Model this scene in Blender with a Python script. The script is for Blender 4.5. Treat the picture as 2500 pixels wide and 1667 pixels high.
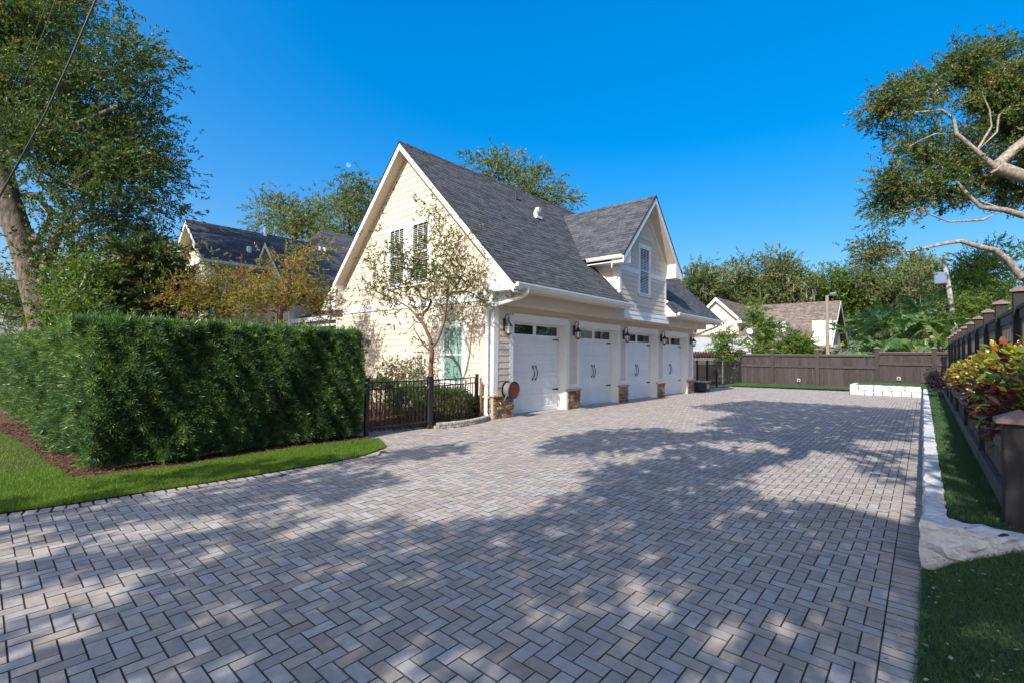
import bpy, math, random
import numpy as np
from mathutils import Vector, Matrix

# ------------------------------------------------------------------ scene, camera, sky, sun
sc = bpy.context.scene
for o in list(bpy.data.objects):
    bpy.data.objects.remove(o)
COL = sc.collection
random.seed(7)
RNG = np.random.default_rng(7)
rad = math.radians

CAM_H = 1.72
FPX = 1145.31                       # focal length in pixels of the 2500 px wide photograph
YAW, PITCH, ROLL = rad(41.911), rad(1.774), rad(-0.713)
cy_, sy_, cp_, sp_ = math.cos(YAW), math.sin(YAW), math.cos(PITCH), math.sin(PITCH)
FWD = np.array([cy_ * cp_, sy_ * cp_, sp_])
RT0 = np.array([sy_, -cy_, 0.0])
UP0 = np.cross(RT0, FWD)
RT = math.cos(ROLL) * RT0 - math.sin(ROLL) * UP0
UP = math.cos(ROLL) * UP0 + math.sin(ROLL) * RT0
CAMP = np.array([0, 0, CAM_H])

cam = bpy.data.cameras.new('camera')
cam_o = bpy.data.objects.new('camera', cam)
COL.objects.link(cam_o)
m = Matrix.Identity(4)
for i in range(3):
    m[i][0], m[i][1], m[i][2], m[i][3] = RT[i], UP[i], -FWD[i], CAMP[i]
cam_o.matrix_world = m
cam.sensor_width = 36.0
cam.lens = FPX / 2500 * 36
cam.clip_start = 0.05
cam.clip_end = 9000
sc.camera = cam_o

SUN = np.array([2.82, 0.48, -2.08])           # direction the light travels
SUN /= np.linalg.norm(SUN)
SUN_EL = math.asin(-SUN[2])
sun = bpy.data.lights.new('sun', 'SUN')
sun.energy = 2.9
sun.angle = rad(0.53)
sun.color = (1.0, 0.95, 0.86)
sun_o = bpy.data.objects.new('sun', sun)
COL.objects.link(sun_o)
sun_o.rotation_euler = Vector(SUN).to_track_quat('-Z', 'Y').to_euler()
sun_o.location = (-20, -3, 20)

world = bpy.data.worlds.new('World')
sc.world = world
world.use_nodes = True
wn, wl = world.node_tree.nodes, world.node_tree.links
wn.clear()
sky = wn.new('ShaderNodeTexSky')
sky.sky_type = 'NISHITA'
sky.sun_disc = False
sky.sun_elevation = SUN_EL
sky.sun_rotation = math.atan2(-SUN[0], -SUN[1])
sky.altitude = 0
sky.air_density = 1.0
sky.dust_density = 4.0
sky.ozone_density = 4.0
hs = wn.new('ShaderNodeHueSaturation')
hs.inputs['Saturation'].default_value = 2.1
hs.inputs['Hue'].default_value = 0.506
hs.inputs['Value'].default_value = 1.42
gm_ = wn.new('ShaderNodeGamma')
gm_.inputs['Gamma'].default_value = 0.58
bg = wn.new('ShaderNodeBackground')
bg.inputs['Strength'].default_value = 0.15
wo = wn.new('ShaderNodeOutputWorld')
wl.new(sky.outputs[0], gm_.inputs[0])
wl.new(gm_.outputs[0], hs.inputs['Color'])
wl.new(hs.outputs[0], bg.inputs[0])
wl.new(bg.outputs[0], wo.inputs[0])

sc.view_settings.view_transform = 'Standard'
sc.view_settings.look = 'None'
sc.view_settings.gamma = 1
sc.view_settings.exposure = 1.12
sc.render.engine = 'CYCLES'
sc.cycles.max_bounces = 8
sc.cycles.transparent_max_bounces = 8

# ------------------------------------------------------------------ pixel helpers (photo pixels, 2500 wide)
def ray(x, y):
    return FWD + RT * ((x - 1250) / FPX) - UP * ((y - 833.5) / FPX)
def gz(x, y, z=0.0):
    d = ray(x, y); return CAMP + d * ((z - CAM_H) / d[2])
def on_x(x, y, X):
    d = ray(x, y); return CAMP + d * (X / d[0])
def on_y(x, y, Y):
    d = ray(x, y); return CAMP + d * (Y / d[1])
def at(x, y, depth):
    return CAMP + ray(x, y) * depth
def project(P):
    v = np.asarray(P, float) - CAMP
    z = v @ FWD
    zz = np.where(np.abs(z) < 1e-6, 1e-6, z)
    return (v @ RT) / zz * FPX + 1250, 833.5 - (v @ UP) / zz * FPX, z

# ------------------------------------------------------------------ materials
MATS = {}
def srgb(r, g, b):
    f = lambda c: c / 12.92 if c <= 0.04045 else ((c + 0.055) / 1.055) ** 2.4
    return (f(r / 255), f(g / 255), f(b / 255), 1)
def lin(*c):
    return (c[0], c[1], c[2], 1)

def mat(name, c1, c2=None, scale=6.0, rough=0.7, bump=0.0, bscale=60.0, var=0.0, spec=0.3, metal=0.0,
        detail=4.0, stretch=None, hue=None):
    """noise mix of two colours, per-piece brightness variation from the 'rnd' attribute, fine bump"""
    if name in MATS: return MATS[name]
    M = bpy.data.materials.new(name); M.use_nodes = True
    n, l = M.node_tree.nodes, M.node_tree.links
    b = n['Principled BSDF']
    b.inputs['Roughness'].default_value = rough
    b.inputs['Specular IOR Level'].default_value = spec
    b.inputs['Metallic'].default_value = metal
    tc = n.new('ShaderNodeTexCoord')
    vec = tc.outputs['Object']
    geo = n.new('ShaderNodeNewGeometry')
    vec = geo.outputs['Position']
    if stretch:
        mp = n.new('ShaderNodeMapping'); mp.inputs['Scale'].default_value = stretch
        l.new(vec, mp.inputs['Vector']); vec = mp.outputs[0]
    nz = n.new('ShaderNodeTexNoise'); nz.inputs['Scale'].default_value = scale; nz.inputs['Detail'].default_value = detail
    l.new(vec, nz.inputs['Vector'])
    rp = n.new('ShaderNodeValToRGB')
    rp.color_ramp.elements[0].position = 0.3; rp.color_ramp.elements[1].position = 0.7
    rp.color_ramp.elements[0].color = c1; rp.color_ramp.elements[1].color = c2 or c1
    l.new(nz.outputs['Fac'], rp.inputs[0])
    col = rp.outputs[0]
    if var:
        at_ = n.new('ShaderNodeAttribute'); at_.attribute_name = 'rnd'
        oi = n.new('ShaderNodeObjectInfo')
        ad = n.new('ShaderNodeMath'); ad.operation = 'ADD'
        l.new(at_.outputs['Fac'], ad.inputs[0]); l.new(oi.outputs['Random'], ad.inputs[1])
        fr = n.new('ShaderNodeMath'); fr.operation = 'FRACT'; l.new(ad.outputs[0], fr.inputs[0])
        mr = n.new('ShaderNodeMapRange'); mr.inputs[3].default_value = 1 - var; mr.inputs[4].default_value = 1 + var
        l.new(fr.outputs[0], mr.inputs[0])
        hv = n.new('ShaderNodeHueSaturation')
        l.new(col, hv.inputs['Color']); l.new(mr.outputs[0], hv.inputs['Value'])
        if hue:
            m2 = n.new('ShaderNodeMath'); m2.operation = 'MULTIPLY'; m2.inputs[1].default_value = 7.31
            l.new(fr.outputs[0], m2.inputs[0])
            f2 = n.new('ShaderNodeMath'); f2.operation = 'FRACT'; l.new(m2.outputs[0], f2.inputs[0])
            m3 = n.new('ShaderNodeMapRange'); m3.inputs[3].default_value = 1 - hue; m3.inputs[4].default_value = 1 + hue
            l.new(f2.outputs[0], m3.inputs[0]); l.new(m3.outputs[0], hv.inputs['Saturation'])
        col = hv.outputs[0]
    l.new(col, b.inputs['Base Color'])
    if bump:
        n2 = n.new('ShaderNodeTexNoise'); n2.inputs['Scale'].default_value = bscale; n2.inputs['Detail'].default_value = 5
        l.new(vec, n2.inputs['Vector'])
        bp = n.new('ShaderNodeBump'); bp.inputs['Strength'].default_value = bump; bp.inputs['Distance'].default_value = 0.02
        l.new(n2.outputs['Fac'], bp.inputs['Height']); l.new(bp.outputs[0], b.inputs['Normal'])
    MATS[name] = M
    return M

def leaf_mat(name, stops, rough=0.45, trans=0.35, spec=0.4):
    """leaf colour picked along a ramp by the per-leaf 'rnd' attribute; part of the light passes through"""
    if name in MATS: return MATS[name]
    M = bpy.data.materials.new(name); M.use_nodes = True
    n, l = M.node_tree.nodes, M.node_tree.links
    b = n['Principled BSDF']; b.inputs['Roughness'].default_value = rough; b.inputs['Specular IOR Level'].default_value = spec
    a = n.new('ShaderNodeAttribute'); a.attribute_name = 'rnd'
    oi = n.new('ShaderNodeObjectInfo')
    rp = n.new('ShaderNodeValToRGB')
    e = rp.color_ramp.elements
    e[0].position, e[0].color = stops[0][0], stops[0][1]
    e[1].position, e[1].color = stops[-1][0], stops[-1][1]
    for p, c in stops[1:-1]:
        x = e.new(p); x.color = c
    ad = n.new('ShaderNodeMath'); ad.operation = 'MULTIPLY_ADD'; ad.inputs[1].default_value = 0.0
    l.new(oi.outputs['Random'], ad.inputs[0]); l.new(a.outputs['Fac'], ad.inputs[2])
    l.new(ad.outputs[0], rp.inputs[0])
    l.new(rp.outputs[0], b.inputs['Base Color'])
    tr = n.new('ShaderNodeBsdfTranslucent')
    g = n.new('ShaderNodeMix'); g.data_type = 'RGBA'; g.blend_type = 'MULTIPLY'; g.inputs[0].default_value = 1
    l.new(rp.outputs[0], g.inputs[6]); g.inputs[7].default_value = (1.5, 1.6, 0.8, 1)
    l.new(g.outputs[2], tr.inputs[0])
    mx = n.new('ShaderNodeMixShader'); mx.inputs[0].default_value = trans
    l.new(b.outputs[0], mx.inputs[1]); l.new(tr.outputs[0], mx.inputs[2])
    l.new(mx.outputs[0], n['Material Output'].inputs[0])
    MATS[name] = M
    return M

def glass_mat(name, tint, rough=0.03):
    if name in MATS: return MATS[name]
    M = bpy.data.materials.new(name); M.use_nodes = True
    n, l = M.node_tree.nodes, M.node_tree.links
    b = n['Principled BSDF']; b.inputs['Base Color'].default_value = tint
    b.inputs['Roughness'].default_value = rough; b.inputs['Specular IOR Level'].default_value = 0.9
    MATS[name] = M
    return M

def clear_glass(name):
    if name in MATS: return MATS[name]
    M = bpy.data.materials.new(name); M.use_nodes = True
    n, l = M.node_tree.nodes, M.node_tree.links
    b = n['Principled BSDF']; b.inputs['Base Color'].default_value = (.9, .93, .95, 1); b.inputs['Roughness'].default_value = .12
    t = n.new('ShaderNodeBsdfTransparent'); mx = n.new('ShaderNodeMixShader'); mx.inputs[0].default_value = .22
    l.new(t.outputs[0], mx.inputs[1]); l.new(b.outputs[0], mx.inputs[2]); l.new(mx.outputs[0], n['Material Output'].inputs[0])
    MATS[name] = M
    return M

WHITE = mat('white_trim_paint', lin(.80, .80, .785), lin(.74, .74, .72), 2.2, .5, .06, 40)
CREAM = mat('cream_siding_paint', lin(.66, .575, .475), lin(.61, .53, .435), 1.6, .65, .12, 90, var=.05, stretch=(1, 1, 6))
TAN = mat('tan_soffit_paint', lin(.62, .54, .43), lin(.56, .48, .38), 1.2, .7, .05, 40)
DOORW = mat('white_door_enamel', lin(.78, .78, .78), lin(.73, .735, .74), 1.8, .42, .05, 120)
SHING = mat('slate_asphalt_shingle', lin(.105, .108, .120), lin(.065, .068, .078), 9, .92, .5, 220, var=.28, spec=.15)
BSHING = mat('brown_asphalt_shingle', lin(.25, .205, .175), lin(.15, .122, .105), 5, .93, .5, 120, var=.26, spec=.12)
GSHING = mat('pale_grey_roofing', lin(.42, .43, .44), lin(.36, .37, .38), 3, .85, .2, 60, var=.1)
DARKEDGE = mat('dark_drip_edge', lin(.03, .032, .04), lin(.045, .047, .055), 5, .6)
PAVER = mat('grey_concrete_paver', lin(.475, .415, .37), lin(.355, .315, .285), 14, .88, .55, 160, var=.16, hue=.45, spec=.2)
SAND = mat('dark_joint_sand', lin(.062, .055, .048), lin(.04, .036, .033), 30, .95, .4, 200)
PEDGE = mat('sand_stained_paver_edge', lin(.14, .124, .108), lin(.085, .076, .068), 40, .95, .4, 200)
SOIL = mat('brown_soil', lin(.11, .075, .05), lin(.06, .042, .03), 8, .95, .5, 60)
MULCH = mat('bark_mulch', lin(.17, .085, .045), lin(.075, .042, .026), 30, .95, .6, 80, var=.4)
STONE = mat('brown_fieldstone', lin(.34, .21, .12), lin(.13, .09, .06), 7, .85, .7, 45, var=.42, hue=.4)
STCAP = mat('buff_stone_cap', lin(.5, .36, .2), lin(.4, .27, .15), 8, .85, .4, 60)
MORT = mat('pale_mortar', lin(.42, .37, .31), lin(.34, .30, .25), 20, .95, .4, 120)
WBLOCK = mat('white_painted_rock', lin(.66, .66, .665), lin(.50, .50, .505), 7, .85, 1.0, 30, var=.06)
FENCE = mat('charcoal_brown_fence_board', lin(.066, .054, .051), lin(.044, .037, .036), 3, .8, .3, 60, var=.22, stretch=(6, 6, .6))
FENCE2 = mat('brown_grey_fence_paint', lin(.155, .135, .125), lin(.115, .10, .095), 3, .78, .3, 50, var=.15, stretch=(3, 3, .8))
DPOST = mat('black_brown_post_stain', lin(.040, .036, .037), lin(.026, .024, .026), 3, .75, .4, 60, var=.1, stretch=(6, 6, .6))
FCAP = mat('coppery_brown_cap', lin(.26, .17, .14), lin(.16, .11, .10), 9, .55, .2, 70, spec=.4)
BMETAL = mat('black_aluminium', lin(.018, .017, .017), lin(.028, .026, .025), 8, .42, 0, spec=.5)
IRON = mat('black_wrought_iron', lin(.014, .013, .013), lin(.03, .027, .024), 30, .5, .3, 80, spec=.5)
BARK = mat('grey_brown_oak_bark', lin(.23, .18, .145), lin(.055, .043, .036), 4, .95, 1.0, 16, stretch=(2.5, 2.5, .8))
PALEBARK = mat('pale_lichened_bark', lin(.40, .35, .29), lin(.17, .135, .11), 6, .95, .9, 24)
CREPEBARK = mat('cinnamon_crepe_bark', lin(.13, .07, .045), lin(.21, .15, .11), 7, .8, .3, 40, stretch=(1, 1, .3))
TWIG = mat('grey_twig_bark', lin(.20, .14, .105), lin(.13, .095, .07), 10, .9, .4, 60)
GLASSD = glass_mat('dark_window_glass', lin(.012, .016, .016), .02)
GLASSG = glass_mat('green_tinted_glass', lin(.20, .33, .29), .05)
LGLASS = clear_glass('seeded_lantern_glass')
BLIND = mat('white_window_blind', lin(.55, .56, .54), lin(.48, .49, .48), 4, .6)
CONC = mat('pale_concrete', lin(.45, .43, .40), lin(.36, .345, .325), 5, .9, .3, 90)

L_OAK = leaf_mat('oak_leaf', [(0, lin(0.032, 0.058, 0.017)), (.45, lin(0.065, 0.113, 0.026)), (.8, lin(0.123, 0.167, 0.036)), (.93, lin(0.203, 0.189, 0.043)), (1, lin(0.275, 0.145, 0.051))], .45, .32)
L_OAK2 = leaf_mat('background_oak_leaf', [(0, lin(.06, .088, .034)), (.5, lin(.13, .175, .06)), (.9, lin(.22, .25, .10)), (1, lin(.29, .25, .12))], .55, .35)
L_LIME = leaf_mat('bright_green_leaf', [(0, lin(0.046, 0.086, 0.016)), (.5, lin(0.109, 0.184, 0.029)), (1, lin(0.230, 0.287, 0.052))], .45, .4)
L_MAG = leaf_mat('magnolia_leaf', [(0, lin(.03, .06, .022)), (.55, lin(.07, .115, .035)), (.84, lin(.12, .15, .045)), (.9, lin(.24, .12, .05)), (1, lin(.28, .15, .07))], .28, .15, .6)
L_CREPE = leaf_mat('autumn_crepe_leaf', [(0, lin(.09, .11, .02)), (.4, lin(.20, .19, .035)), (.7, lin(.30, .24, .055)), (.86, lin(.32, .17, .06)), (1, lin(.34, .11, .05))], .5, .45)
L_CREPE2 = leaf_mat('olive_crepe_leaf', [(0, lin(0.046, 0.065, 0.016)), (.5, lin(0.098, 0.130, 0.023)), (.85, lin(0.182, 0.182, 0.033)), (1, lin(0.273, 0.143, 0.052))], .5, .35)
L_HEDGE = leaf_mat('podocarpus_leaf', [(0, lin(.034, .076, .034)), (.5, lin(.078, .15, .05)), (.8, lin(.15, .24, .062)), (1, lin(.27, .36, .085))], .36, .32, .5)
L_BOX = leaf_mat('shrub_leaf', [(0, lin(.04, .08, .022)), (.6, lin(.09, .145, .035)), (1, lin(.20, .23, .06))], .35, .3, .5)
L_ROSE = leaf_mat('rose_leaf', [(0, lin(.03, .05, .018)), (.6, lin(.07, .095, .03)), (.9, lin(.13, .14, .04)), (1, lin(.16, .07, .04))], .5, .3)
L_PETAL = leaf_mat('red_petal', [(0, lin(.42, .02, .035)), (1, lin(.6, .06, .09))], .6, .3)
L_BAN = leaf_mat('banana_leaf', [(0, lin(.07, .14, .05)), (.6, lin(.14, .24, .08)), (.9, lin(.26, .33, .12)), (1, lin(.42, .34, .13))], .35, .45, .5)
L_MOSS = leaf_mat('spanish_moss', [(0, lin(.16, .16, .125)), (1, lin(.30, .29, .23))], .9, .3, .1)
L_GRASS = leaf_mat('lawn_grass_blade', [(0, lin(.055, .12, .015)), (.45, lin(.13, .23, .025)), (.85, lin(.25, .33, .05)), (1, lin(.40, .33, .14))], .5, .4)
L_TURF = leaf_mat('artificial_turf_blade', [(0, lin(.035, .095, .045)), (.6, lin(.085, .16, .055)), (1, lin(.20, .23, .09))], .5, .3)
L_CROT = leaf_mat('croton_leaf', [(0, lin(0.046, 0.016, 0.021)), (.25, lin(0.117, 0.018, 0.023)), (.42, lin(0.058, 0.098, 0.016)), (.6, lin(0.130, 0.208, 0.021)), (.74, lin(0.500, 0.468, 0.033)), (.86, lin(0.500, 0.130, 0.023)), (1, lin(0.500, 0.046, 0.039))], .3, .3, .6)
DRY = leaf_mat('dry_leaf', [(0, lin(.30, .22, .13)), (.5, lin(.5, .46, .36)), (1, lin(.25, .09, .045))], .8, .2, .1)

# ------------------------------------------------------------------ object helpers
def link(o, parent=None):
    COL.objects.link(o)
    if parent is not None: o.parent = parent
    return o
def tag(o, label=None, cat=None, group=None, kind=None):
    if label: o['label'] = label
    if cat: o['category'] = cat
    if group: o['group'] = group
    if kind: o['kind'] = kind
    return o
def thing(name, label, cat, loc=(0, 0, 0), group=None):
    o = bpy.data.objects.new(name, None); o.empty_display_size = .2
    o.location = loc
    link(o); tag(o, label, cat, group)
    return o
def wl_(parent):
    """world offset of a parent (things are Empties without rotation)"""
    p = Vector((0, 0, 0)); q = parent
    while q is not None:
        p += q.location; q = q.parent
    return np.array(p)

class MB:
    """collects faces in world coordinates; build() links them as ONE mesh object"""
    def __init__(s): s.v = []; s.f = []; s.r = []
    def add(s, verts, faces, r=0.0):
        o = len(s.v); s.v += [tuple(map(float, p)) for p in verts]
        for f in faces: s.f.append(tuple(o + i for i in f)); s.r.append(r)
        return s
    def box(s, lo, hi, r=0.0):
        x0, y0, z0 = lo; x1, y1, z1 = hi
        return s.add([(x0, y0, z0), (x1, y0, z0), (x1, y1, z0), (x0, y1, z0), (x0, y0, z1), (x1, y0, z1), (x1, y1, z1), (x0, y1, z1)],
                     [(3, 2, 1, 0), (4, 5, 6, 7), (0, 1, 5, 4), (1, 2, 6, 5), (2, 3, 7, 6), (3, 0, 4, 7)], r)
    def cbox(s, lo, hi, c=.006, r=0.0):
        """box with chamfered edges on all sides"""
        lo = np.array(lo, float); hi = np.array(hi, float)
        c = min(c, *(0.45 * (hi - lo)))
        V = []; idx = {}
        for a in range(3):
            for sx in (0, 1):
                for sy in (0, 1):
                    for sz in (0, 1):
                        sgn = (sx, sy, sz); p = []
                        for k in range(3):
                            e = hi[k] if sgn[k] else lo[k]
                            if k != a: e += -c if sgn[k] else c
                            p.append(e)
                        idx[(a, sx, sy, sz)] = len(V); V.append(p)
        F = []
        q = [(0, 0), (1, 0), (1, 1), (0, 1)]
        for a in range(3):
            for sd in (0, 1):
                f = []
                for (u, w) in q:
                    t = [0, 0, 0]; t[a] = sd; t[(a + 1) % 3] = u; t[(a + 2) % 3] = w
                    f.append(idx[(a, *t)])
                F.append(f if sd else f[::-1])
        for a in range(3):          # edges along axis a
            b, d = (a + 1) % 3, (a + 2) % 3
            for u in (0, 1):
                for w in (0, 1):
                    t0 = [0, 0, 0]; t0[b] = u; t0[d] = w; t1 = list(t0); t1[a] = 1
                    f = [idx[(b, *t0)], idx[(b, *t1)], idx[(d, *t1)], idx[(d, *t0)]]
                    F.append(f if (u ^ w) else f[::-1])
        for sx in (0, 1):
            for sy in (0, 1):
                for sz in (0, 1):
                    f = [idx[(a, sx, sy, sz)] for a in range(3)]
                    F.append(f if (sx + sy + sz) % 2 == 1 else f[::-1])
        return s.add(V, F, r)
    def prism(s, poly, axis, a, b, r=0.0):
        """polygon (2D, in the two other axes in cyclic order) extruded along axis from a to b"""
        n = len(poly); V = []
        for t in (a, b):
            for (p, q) in poly:
                c = [0, 0, 0]; c[axis] = t; c[(axis + 1) % 3] = p; c[(axis + 2) % 3] = q; V.append(c)
        F = [tuple(range(n))[::-1], tuple(range(n, 2 * n))]
        F += [(i, (i + 1) % n, n + (i + 1) % n, n + i) for i in range(n)]
        return s.add(V, F, r)
    def slab(s, quad, th, r=0.0):
        """planar polygon given by its top corners, thickened downwards along its normal"""
        Q = [np.array(p, float) for p in quad]; n = np.cross(Q[1] - Q[0], Q[2] - Q[0]); n /= np.linalg.norm(n)
        if n[2] < 0: Q = Q[::-1]; n = -n
        k = len(Q); V = Q + [p - n * th for p in Q]
        F = [tuple(range(k)), tuple(range(2 * k - 1, k - 1, -1))] + [(i, k + i, k + (i + 1) % k, (i + 1) % k) for i in range(k)]
        return s.add(V, F, r)
    def tube(s, pts, rr, n=8, cap=True, r=0.0, twist=0.0):
        pts = [np.array(p, float) for p in pts]
        if np.isscalar(rr): rr = [rr] * len(pts)
        o = len(s.v); a = None
        for i, p in enumerate(pts):
            d = pts[min(i + 1, len(pts) - 1)] - pts[max(i - 1, 0)]; d /= (np.linalg.norm(d) + 1e-9)
            if a is None:
                a = np.cross(d, (0, 0, 1)) if abs(d[2]) < .95 else np.cross(d, (0, 1, 0))
            a = a - d * (a @ d); a /= (np.linalg.norm(a) + 1e-9); b = np.cross(d, a)
            for k in range(n):
                t = 2 * math.pi * k / n + twist
                s.v.append(tuple(p + (a * math.cos(t) + b * math.sin(t)) * rr[i]))
        for i in range(len(pts) - 1):
            for k in range(n):
                s.f.append((o + i * n + k, o + i * n + (k + 1) % n, o + (i + 1) * n + (k + 1) % n, o + (i + 1) * n + k)); s.r.append(r)
        if cap:
            s.f.append(tuple(o + k for k in range(n))[::-1]); s.r.append(r)
            e = o + (len(pts) - 1) * n
            s.f.append(tuple(e + k for k in range(n))); s.r.append(r)
        return s
    def lathe(s, c, prof, n=12, r=0.0):
        """profile of (radius, z) about a vertical axis at c"""
        o = len(s.v)
        for (q, z) in prof:
            for k in range(n):
                t = 2 * math.pi * k / n; s.v.append((c[0] + q * math.cos(t), c[1] + q * math.sin(t), c[2] + z))
        for i in range(len(prof) - 1):
            for k in range(n):
                s.f.append((o + i * n + k, o + i * n + (k + 1) % n, o + (i + 1) * n + (k + 1) % n, o + (i + 1) * n + k)); s.r.append(r)
        s.f.append(tuple(o + k for k in range(n))[::-1]); s.r.append(r)
        e = o + (len(prof) - 1) * n
        s.f.append(tuple(e + k for k in range(n))); s.r.append(r)
        return s
    def build(s, name, material, parent=None, smooth=False, kind=None):
        me = bpy.data.meshes.new(name)
        off = wl_(parent) if parent is not None else np.zeros(3)
        V = np.array(s.v, float) - off
        me.from_pydata(V.tolist(), [], s.f)
        at_ = me.attributes.new('rnd', 'FLOAT', 'FACE'); at_.data.foreach_set('value', np.array(s.r, np.float32))
        if smooth: me.polygons.foreach_set('use_smooth', [True] * len(me.polygons))
        me.materials.append(material)
        o = bpy.data.objects.new(name, me); link(o, parent)
        if kind: o['kind'] = kind
        return o

def fast_mesh(name, material, V, F, R, parent=None, kind=None, smooth=False, second=None, slots=None):
    """V (n,3) world, F (m,k) with constant k, R (m) per-face random value"""
    off = wl_(parent) if parent is not None else np.zeros(3)
    V = (V - off).astype(np.float32); m_, k = F.shape
    me = bpy.data.meshes.new(name)
    me.vertices.add(len(V)); me.vertices.foreach_set('co', V.ravel())
    me.loops.add(m_ * k); me.loops.foreach_set('vertex_index', F.astype(np.int32).ravel())
    me.polygons.add(m_); me.polygons.foreach_set('loop_start', np.arange(0, m_ * k, k, dtype=np.int32))
    me.polygons.foreach_set('loop_total', np.full(m_, k, np.int32))
    me.polygons.foreach_set('use_smooth', np.full(m_, bool(smooth)))
    at_ = me.attributes.new('rnd', 'FLOAT', 'FACE'); at_.data.foreach_set('value', np.clip(R, 0, 1).astype(np.float32))
    me.materials.append(material)
    if second is not None:
        me.materials.append(second); me.polygons.foreach_set('material_index', np.asarray(slots, np.int32))
    me.update(calc_edges=True)
    o = bpy.data.objects.new(name, me); link(o, parent)
    if kind: o['kind'] = kind
    return o

def unit(a): return a / (np.linalg.norm(a, axis=-1, keepdims=True) + 1e-9)
def frames(D, rng, upish=None, jitter=1.0):
    """orthonormal frames whose first axis is D, the third near upish when given"""
    D = unit(D); w = rng.normal(size=D.shape) * jitter
    if upish is not None: w = w + upish
    B = unit(np.cross(w, D)); C = np.cross(D, B)
    return np.stack([D, B, C], axis=2)        # columns
def scatter(name, material, P, D, S, tv, tf, rng, R, parent=None, kind=None, upish=None, jitter=1.0, leafvar=.25):
    """copies the template (tv, tf) to every P, x axis along D, size S, all in one mesh"""
    N = len(P)
    if N == 0: return None
    Fm = frames(D, rng, upish, jitter)
    V = np.einsum('nij,kj->nki', Fm, tv) * S[:, None, None] + P[:, None, :]
    F = tf[None] + (np.arange(N) * len(tv))[:, None, None]
    RR = np.repeat(R[:, None], len(tf), 1)
    if leafvar:
        q = max(1, len(tf) // 2) if tf.shape[1] == 3 else len(tf)
        RR = RR + rng.normal(size=RR.shape) * leafvar * .5
    return fast_mesh(name, material, V.reshape(-1, 3), F.reshape(-1, tf.shape[1]), RR.ravel(), parent, kind)

def spray(rng, n=8, ll=.32, lw=.15, spread=1.0, droop=.15):
    """a twig end: n pointed leaves about the x axis, unit length"""
    V = []; F = []
    for i in range(n):
        t = .1 + .9 * i / max(1, n - 1)
        b = np.array([t * .8, 0, -droop * t * t])
        az = i * 2.4 + rng.uniform(-.5, .5); el = rng.uniform(.25, 1.0) * spread
        d = np.array([math.cos(el), math.sin(el) * math.cos(az), math.sin(el) * math.sin(az)])
        w = unit(np.cross(d, rng.normal(size=3))); nn = np.cross(d, w)
        L = ll * rng.uniform(.75, 1.25); W = lw * rng.uniform(.8, 1.2)
        o = len(V)
        V += [b, b + d * L * .5 + w * W * .5 + nn * W * .12, b + d * L, b + d * L * .5 - w * W * .5 + nn * W * .12]
        F += [(o, o + 1, o + 2), (o, o + 2, o + 3)]
    return np.array(V), np.array(F)

# ---- generic tree: trunk polyline + blobs of crown; limbs reach for points in the blobs
def skeleton(trunk, targets, rng, step=.8, wander=.12, flat=.5, rtip=.012, rtrunk=.3, expo=.48, limbs=()):
    pos = [np.array(p, float) for p in trunk]; par = [-1] + list(range(len(trunk) - 1)); tips = []
    chains = []
    for lb in limbs:                       # limbs laid out by hand, attached to the nearest node
        lb = [np.array(p, float) for p in lb]
        last = int(np.argmin([np.linalg.norm(p - lb[0]) for p in pos])); prev = pos[last]; chain = [last]
        for p in lb:
            k = max(1, int(np.linalg.norm(p - prev) / step))
            for j in range(1, k + 1):
                pos.append(prev + (p - prev) * j / k + rng.normal(size=3) * .03 * (j < k)); par.append(last); last = len(pos) - 1; chain.append(last)
            prev = p
        tips.append(last); chains.append(chain)
    start = max(0, len(trunk) // 2)
    base = pos[len(trunk) - 1]
    T = sorted(targets, key=lambda t: np.linalg.norm(t - base))
    isT = [True] * len(pos)
    for t in T:
        A = np.array(pos[start:]); d = t - A; dist = np.linalg.norm(d, axis=1)
        cost = dist + np.maximum(0, -d[:, 2]) * .8
        i = start + int(np.argmin(cost)); p = pos[i]; L = np.linalg.norm(t - p)
        k = max(1, int(L / step)); last = i
        lift = rng.uniform(-.15, .35) * L * .25
        for j in range(1, k + 1):
            u = j / k
            q = p + (t - p) * u + np.array([0, 0, lift * math.sin(math.pi * u)]) + rng.normal(size=3) * wander * L * .25 * math.sin(math.pi * u)
            pos.append(q); par.append(last); last = len(pos) - 1
        tips.append(last)
    n = len(pos); cnt = np.zeros(n)
    for t in tips:
        j = t
        while j != -1: cnt[j] += 1; j = par[j]
    cnt = np.maximum(cnt, .5)
    R = rtip * cnt ** expo
    k = rtrunk / max(R[0], 1e-6)
    # blend so that the trunk gets its measured girth
    mx = cnt / cnt.max()
    R = R * (1 + (k - 1) * mx ** 1.25)
    for ch in chains:                      # hand laid limbs taper evenly from their fork
        r0 = R[ch[0]] * .62
        for q, i in enumerate(ch[1:]): R[i] = min(max(R[i], r0 * (1 - .86 * (q + 1) / len(ch)), rtip), R[ch[0]])
    return np.array(pos), np.array(par), R, tips
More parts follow.
